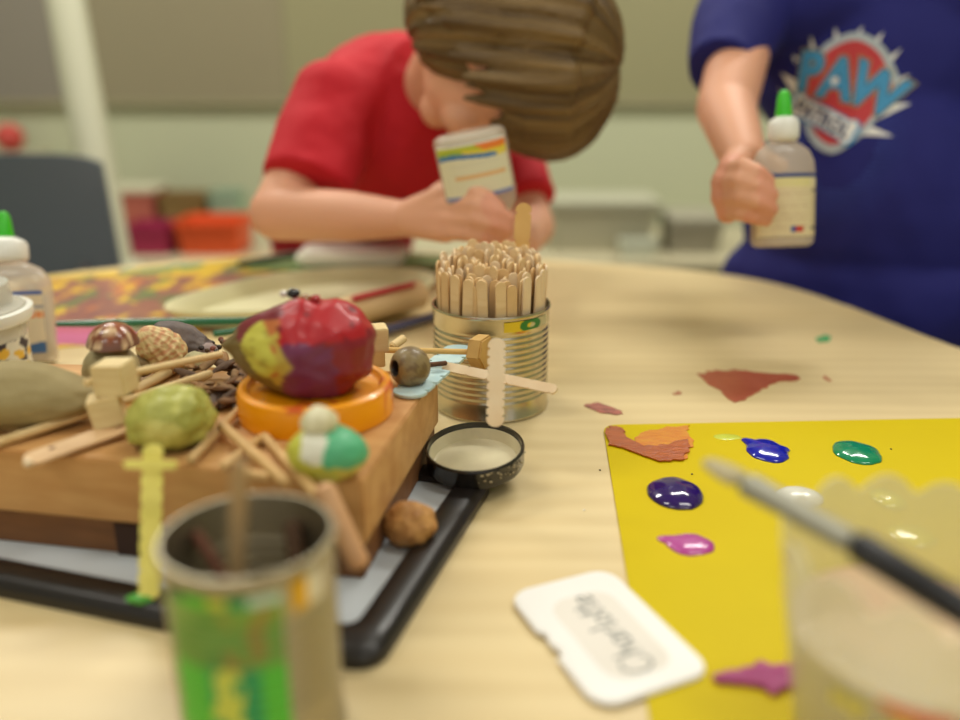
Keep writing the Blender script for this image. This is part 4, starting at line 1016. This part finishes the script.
# inverted bottle
bb = D(468, 131, .895); bd = D(488, 232, .935)
bottle('glue_bottle', 'upside down glue bottle with rainbow striped label held by the red shirted boy', bb, bd-bb, (-1, 0, .2), .077, .040, .098, lambda u, v: lab3(1-u, v), neck=True, capcol=(226, 222, 200), body=(226, 222, 206))

# ---------------- child in blue
kid = thing('person', 'child in a blue printed t-shirt standing and holding a green tipped glue bottle', 'person', V((.60, 1.24, FL)))
n3 = V((-.45, -.89, 0)).normalized(); s3 = V((.89, -.45, 0)).normalized()
RT = Matrix((s3, -n3, V((0, 0, 1)))).transposed().to_4x4()
tc0 = D(870, 230, 1.22); tc1 = D(872, 60, 1.20); pel2 = V((tc0.x+.03, tc0.y+.04, -.12))
b = bmesh.new()
kh = tc1+V((.02, -.01, .30)); P2, R2 = head_prims(b, kh, V((-.45, -.8, -.35)), V((-.1, -.2, 1)), 1.0)
cap(b, tc1+V((.01, .01, .12)), kh-V((0, -.01, .05)), .04, .038)
ell(b, tc1, (.125, .08, .12), RT); ell(b, tc0, (.12, .085, .14), RT); ell(b, pel2, (.11, .09, .10), RT)
sR = D(752, 0, 1.17); eR = D(726, 108, 1.05); wR = D(744, 160, .945)
cap(b, tc1+V((0, 0, .08)), sR, .05, .042); cap(b, sR, eR, .042, .036); cap(b, eR, wR, .0355, .025)
kk = [D(729, 170, .905), D(723, 183, .90), D(723, 197, .90), D(728, 211, .905)]
for q in kk: cap(b, wR, q, .021, .0135)
fingers(b, [[kk[0], D(744, 166, .865), D(758, 172, .852), D(769, 181, .857)], [kk[1], D(740, 181, .86), D(756, 186, .850), D(772, 195, .853)], [kk[2], D(741, 197, .86), D(757, 202, .850), D(772, 209, .855)], [kk[3], D(742, 213, .868), D(754, 217, .86), D(766, 220, .862)]], .0088)
fingers(b, [[D(742, 160, .935), D(756, 158, .935), D(770, 160, .938), D(782, 166, .938)]], .0098)
sL = tc1+s3*.135+V((0, 0, .065)); eL = sL+V((.05, .03, -.19)); wL = eL+V((-.02, -.11, -.09))
cap(b, tc1+V((0, 0, .08)), sL, .05, .042); cap(b, sL, eL, .042, .034); cap(b, eL, wL, .034, .024)
kl = [wL+V((-.02+.014*i, -.05, -.012)) for i in range(4)]
for q in kl: cap(b, wL, q, .018, .012)
fingers(b, [[q, q+V((0, -.022, -.006)), q+V((0, -.036, -.018)), q+V((0, -.040, -.030))] for q in kl], .008)
fingers(b, [[wL+V((-.012, -.01, 0)), wL+V((-.035, -.03, -.01)), wL+V((-.04, -.05, -.02))]], .0088)
for sx in (-1, 1):
    hip = pel2+s3*sx*.055+V((0, 0, -.03)); kne = pel2+s3*sx*.065+n3*.01+V((0, 0, -.24)); ank = V((kne.x, kne.y, FL+.06))-n3*.03
    cap(b, hip, kne, .058, .04); cap(b, kne, ank, .04, .026); cap(b, ank-V((0, 0, .03)), ank+n3*.10-V((0, 0, .035)), .026, .022)
h2 = head_col(P2, 1.0); ft = [D(769, 181, .857), D(772, 195, .853), D(772, 209, .855), D(762, 220, .862)]
def colK(p):
    if (p-kh).length < .13: return h2(p)
    return SKD if min((p-q).length for q in ft+kk) < .02 else SK
obj('body', remesh(b, .0036, 4, .5), skin, kid, col=colK, ang=None)
b = bmesh.new(); R4 = R2.to_4x4(); ell(b, P2(0, -.018, .028), (.080, .088, .084), R4); ell(b, P2(0, .01, .055), (.074, .078, .056), R4); ell(b, P2(0, -.045, -.02), (.068, .052, .06), R4)
obj('hair', hairmesh(P2, R2, 1.0, b, .004, 4), hairm, kid, col=haircol(P2, R2, 1.0), ang=None)
b = bmesh.new()
ell(b, tc1+V((0, 0, -.01)), (.158, .102, .135), RT); cap(b, tc1, tc0, .10, .10); ell(b, tc0+V((0, 0, .03)), (.180, .108, .17), RT); ell(b, tc0+V((0, 0, -.09)), (.200, .112, .12), RT)
cap(b, tc1+V((0, 0, .07)), sR, .075, .062); cap(b, sR, D(721, 72, 1.085), .064, .0475, flat=True)
cap(b, tc1+V((0, 0, .07)), sL, .075, .06); cap(b, sL, sL.lerp(eL, .65), .062, .055, flat=True)
b = remesh(b, .006, 6, .5)
for v in b.verts:
    n = v.co; k = noise.fractal(V((n.x*7, n.y*7, n.z*5)), 1, 2, 3); v.co += v.normal*0.010*k
bvh = BVHTree.FromBMesh(b)
shirt = obj('t_shirt', b, M('blue cotton', (26, 28, 108), .8, bump=.3, bscale=400), kid, ang=None)
b = bmesh.new()
for sx in (-1, 1):
    hip = pel2+s3*sx*.055+V((0, 0, -.03)); kne = pel2+s3*sx*.065+n3*.01+V((0, 0, -.24)); ank = V((kne.x, kne.y, FL+.09))-n3*.03
    cap(b, hip, kne, .070, .052); cap(b, kne, ank, .052, .045, flat=True)
ell(b, pel2-V((0, 0, .01)), (.125, .10, .10), RT); obj('trousers', remesh(b, .008, 4), M('grey trousers', (60, 62, 70), .8), kid, ang=None)
shoes(kid, 0, 0, [((pel2+s3*sx*.065+n3*-.02).x, (pel2+s3*sx*.065-n3*.02).y) for sx in (-1, 1)], (n3.x, n3.y))
bottle('glue_bottle', 'clear glue bottle with bright green tip held by the blue shirted child', D(782, 247, .905), D(784, 105, .885)-D(782, 247, .905), (1, .1, 0), .068, .036, .110, lab1, capcol=(70, 200, 50))

# ---------------- the print on the blue shirt
camo = V((0, 0, H)); hit = bvh.ray_cast(camo, ray(842, 105).normalized())[0]; SC = (hit.y*math.cos(PITCH)-(hit.z-H)*math.sin(PITCH))/F
nd = V((n3.x, n3.y, .12)).normalized(); tu = (V((0, 0, 1))-nd*nd.z).normalized(); su = tu.cross(nd)
if su.x < 0: su = -su
mats = [M('print '+k, c, .7) for k, c in (('white', (232, 232, 226)), ('red', (196, 62, 66)), ('blue', (70, 150, 196)), ('gold', (176, 160, 96)), ('navy', (24, 40, 90)), ('halftone', (56, 76, 160)), ('silver', (176, 186, 190)))]
PB = bmesh.new()
def put(polys, layer, mi):
    b = bmesh.new()
    for P in polys:
        try: b.faces.new([b.verts.new((x, -y, 0)) for x, y in P])
        except Exception: pass
    stampb(b, layer, mi)
def stampb(b, layer, mi):
    bmesh.ops.triangulate(b, faces=b.faces)
    for _ in range(4):
        es = [e for e in b.edges if e.calc_length() > 6]
        if not es: break
        bmesh.ops.subdivide_edges(b, edges=es, cuts=1); bmesh.ops.triangulate(b, faces=b.faces)
    for v in b.verts:
        p = hit + su*((v.co.x-842)*.90-5)*SC + tu*(v.co.y+105)*SC*1.02
        h = bvh.ray_cast(p+nd*.2, -nd)[0]
        if h is None: h = bvh.find_nearest(p)[0]
        v.co = h + nd*(.0010+.00045*layer)
    for f in b.faces:
        f.material_index = mi; f.normal_update()
        if f.normal.dot(nd) < 0: f.normal_flip()
    join(PB, b)
# halftone dots
dots = []
for i in range(-16, 17):
    for j in range(-20, 24):
        x = 850+i*4.4+(j % 2)*2.2; y = 130+j*4.4; r = math.hypot((x-852)/70, (y-135)/92)
        if .55 < r < 1.0: dots.append([(x+1.5*(1.25-r)*1.3*math.cos(q*PI/3), y+1.5*(1.25-r)*1.3*math.sin(q*PI/3)) for q in range(6)])
put(dots, 0, 5)
def spike(cx, cy, tx, ty, w):
    dx, dy = tx-cx, ty-cy; L = math.hypot(dx, dy); nx_, ny_ = -dy/L*w, dx/L*w; return [(cx+nx_, cy+ny_), (tx, ty), (cx-nx_, cy-ny_)]
put([spike(*q) for q in ((808, 52, 805, 40, 3), (832, 44, 829, 32, 3), (853, 42, 857, 31, 3), (872, 48, 879, 37, 3.5), (886, 66, 899, 52, 4), (896, 86, 911, 75, 4), (884, 112, 917, 102, 7), (800, 92, 774, 72, 8), (800, 105, 772, 88, 5), (872, 128, 905, 134, 6), (792, 62, 786, 56, 3))], 1, 0)
sh = spline([(808, 60), (826, 44), (853, 37), (878, 48), (893, 66), (903, 88), (890, 112), (870, 138), (846, 152), (822, 142), (806, 118), (798, 90), (798, 72)], 6)
put([sh], 2, 6)
cxs = 851; cys = 92
put([[(cxs+(x-cxs)*.86, cys+(y-cys)*.86) for x, y in sh]], 3, 1)
def text(body, size, cx, cy, ang, sx, layer, mi, off, arc=0, shear=0, space=1):
    cu = bpy.data.curves.new('txt', 'FONT'); cu.body = body; cu.size = size; cu.offset = off; cu.align_x = 'CENTER'; cu.align_y = 'CENTER'; cu.shear = shear; cu.space_character = space; cu.resolution_u = 3
    o = bpy.data.objects.new('txt', cu); C.objects.link(o); dg = bpy.context.evaluated_depsgraph_get(); dg.update()
    me = bpy.data.meshes.new_from_object(o.evaluated_get(dg)); b = bmesh.new(); b.from_mesh(me); bpy.data.objects.remove(o); bpy.data.curves.remove(cu); bpy.data.meshes.remove(me)
    ca, sa = math.cos(ang), math.sin(ang)
    for v in b.verts:
        x = v.co.x*sx; y = v.co.y - arc*x*x; v.co = V((cx+x*ca-y*sa, -cy+x*sa+y*ca, 0))
    bmesh.ops.remove_doubles(b, verts=b.verts, dist=.02)
    stampb(b, layer, mi)
for (chh, x, y, a, sz) in (('P', 808, 74, -.05, 48), ('A', 839, 82, -.18, 52), ('W', 880, 93, -.38, 52)):
    text(chh, sz, x, y, a, 1.02, 4, 3, 4.2); text(chh, sz, x, y, a, 1.02, 5, 4, 3.0); text(chh, sz, x, y, a, 1.02, 6, 2, 2.1)
put([[(836+4*math.cos(k), 82+4*math.sin(k)) for k in [2*PI*i/12 for i in range(12)]]], 7, 0)
ba = math.radians(23); bc = (829, 118)
def bone(k):
    out = []
    L, w, r = 29+k, 9+k, 7+k
    pts = [(-L, -w), (0, -w-1), (L, -w)] + [(L+4+r*math.cos(t), -5+r*math.sin(t)) for t in (-1.9, -1.0, -.1, .7)] + [(L+4+r*math.cos(t), 5+r*math.sin(t)) for t in (-.7, .1, 1.0, 1.9)] + [(L, w), (0, w-1), (-L, w)] + [(-L-4+r*math.cos(t), 5+r*math.sin(t)) for t in (1.2, 2.1, 3.0, 3.9)] + [(-L-4+r*math.cos(t), -5+r*math.sin(t)) for t in (2.4, 3.3, 4.2, 5.0)]
    return [(bc[0]+x*math.cos(ba)-y*math.sin(ba), bc[1]+x*math.sin(ba)+y*math.cos(ba)) for x, y in pts]
put([bone(1.8)], 7, 2); put([bone(0)], 8, 0)
text('PATROL', 19, bc[0]-1, bc[1]+.5, -ba, .92, 10, 4, .7, space=1.1)
if True:
    obj('shirt_print', PB, mats, shirt, smooth=False, label='badge shaped print with the words PAW PATROL')

# ================================================================== CAMERA, WORLD
cam = bpy.data.cameras.new('camera'); co = bpy.data.objects.new('camera', cam); C.objects.link(co)
co.location = (0, 0, H+T); co.rotation_euler = (PI/2-PITCH, 0, 0)
cam.sensor_width = 36; cam.lens = 36*F/960; cam.clip_start = .01
cam.dof.use_dof = True; cam.dof.focus_distance = .655; cam.dof.aperture_fstop = 1.95
bpy.context.scene.camera = co
w = bpy.data.worlds.new('world'); bpy.context.scene.world = w; w.use_nodes = True
w.node_tree.nodes['Background'].inputs[0].default_value = (1, .98, .93, 1); w.node_tree.nodes['Background'].inputs[1].default_value = .52
S_ = bpy.context.scene
S_.view_settings.view_transform = 'Standard'; S_.view_settings.look = 'None'; S_.view_settings.exposure = 0.0; S_.view_settings.gamma = 1
S_.cycles.max_bounces = 8; S_.cycles.transmission_bounces = 8; S_.cycles.caustics_reflective = False; S_.cycles.caustics_refractive = False
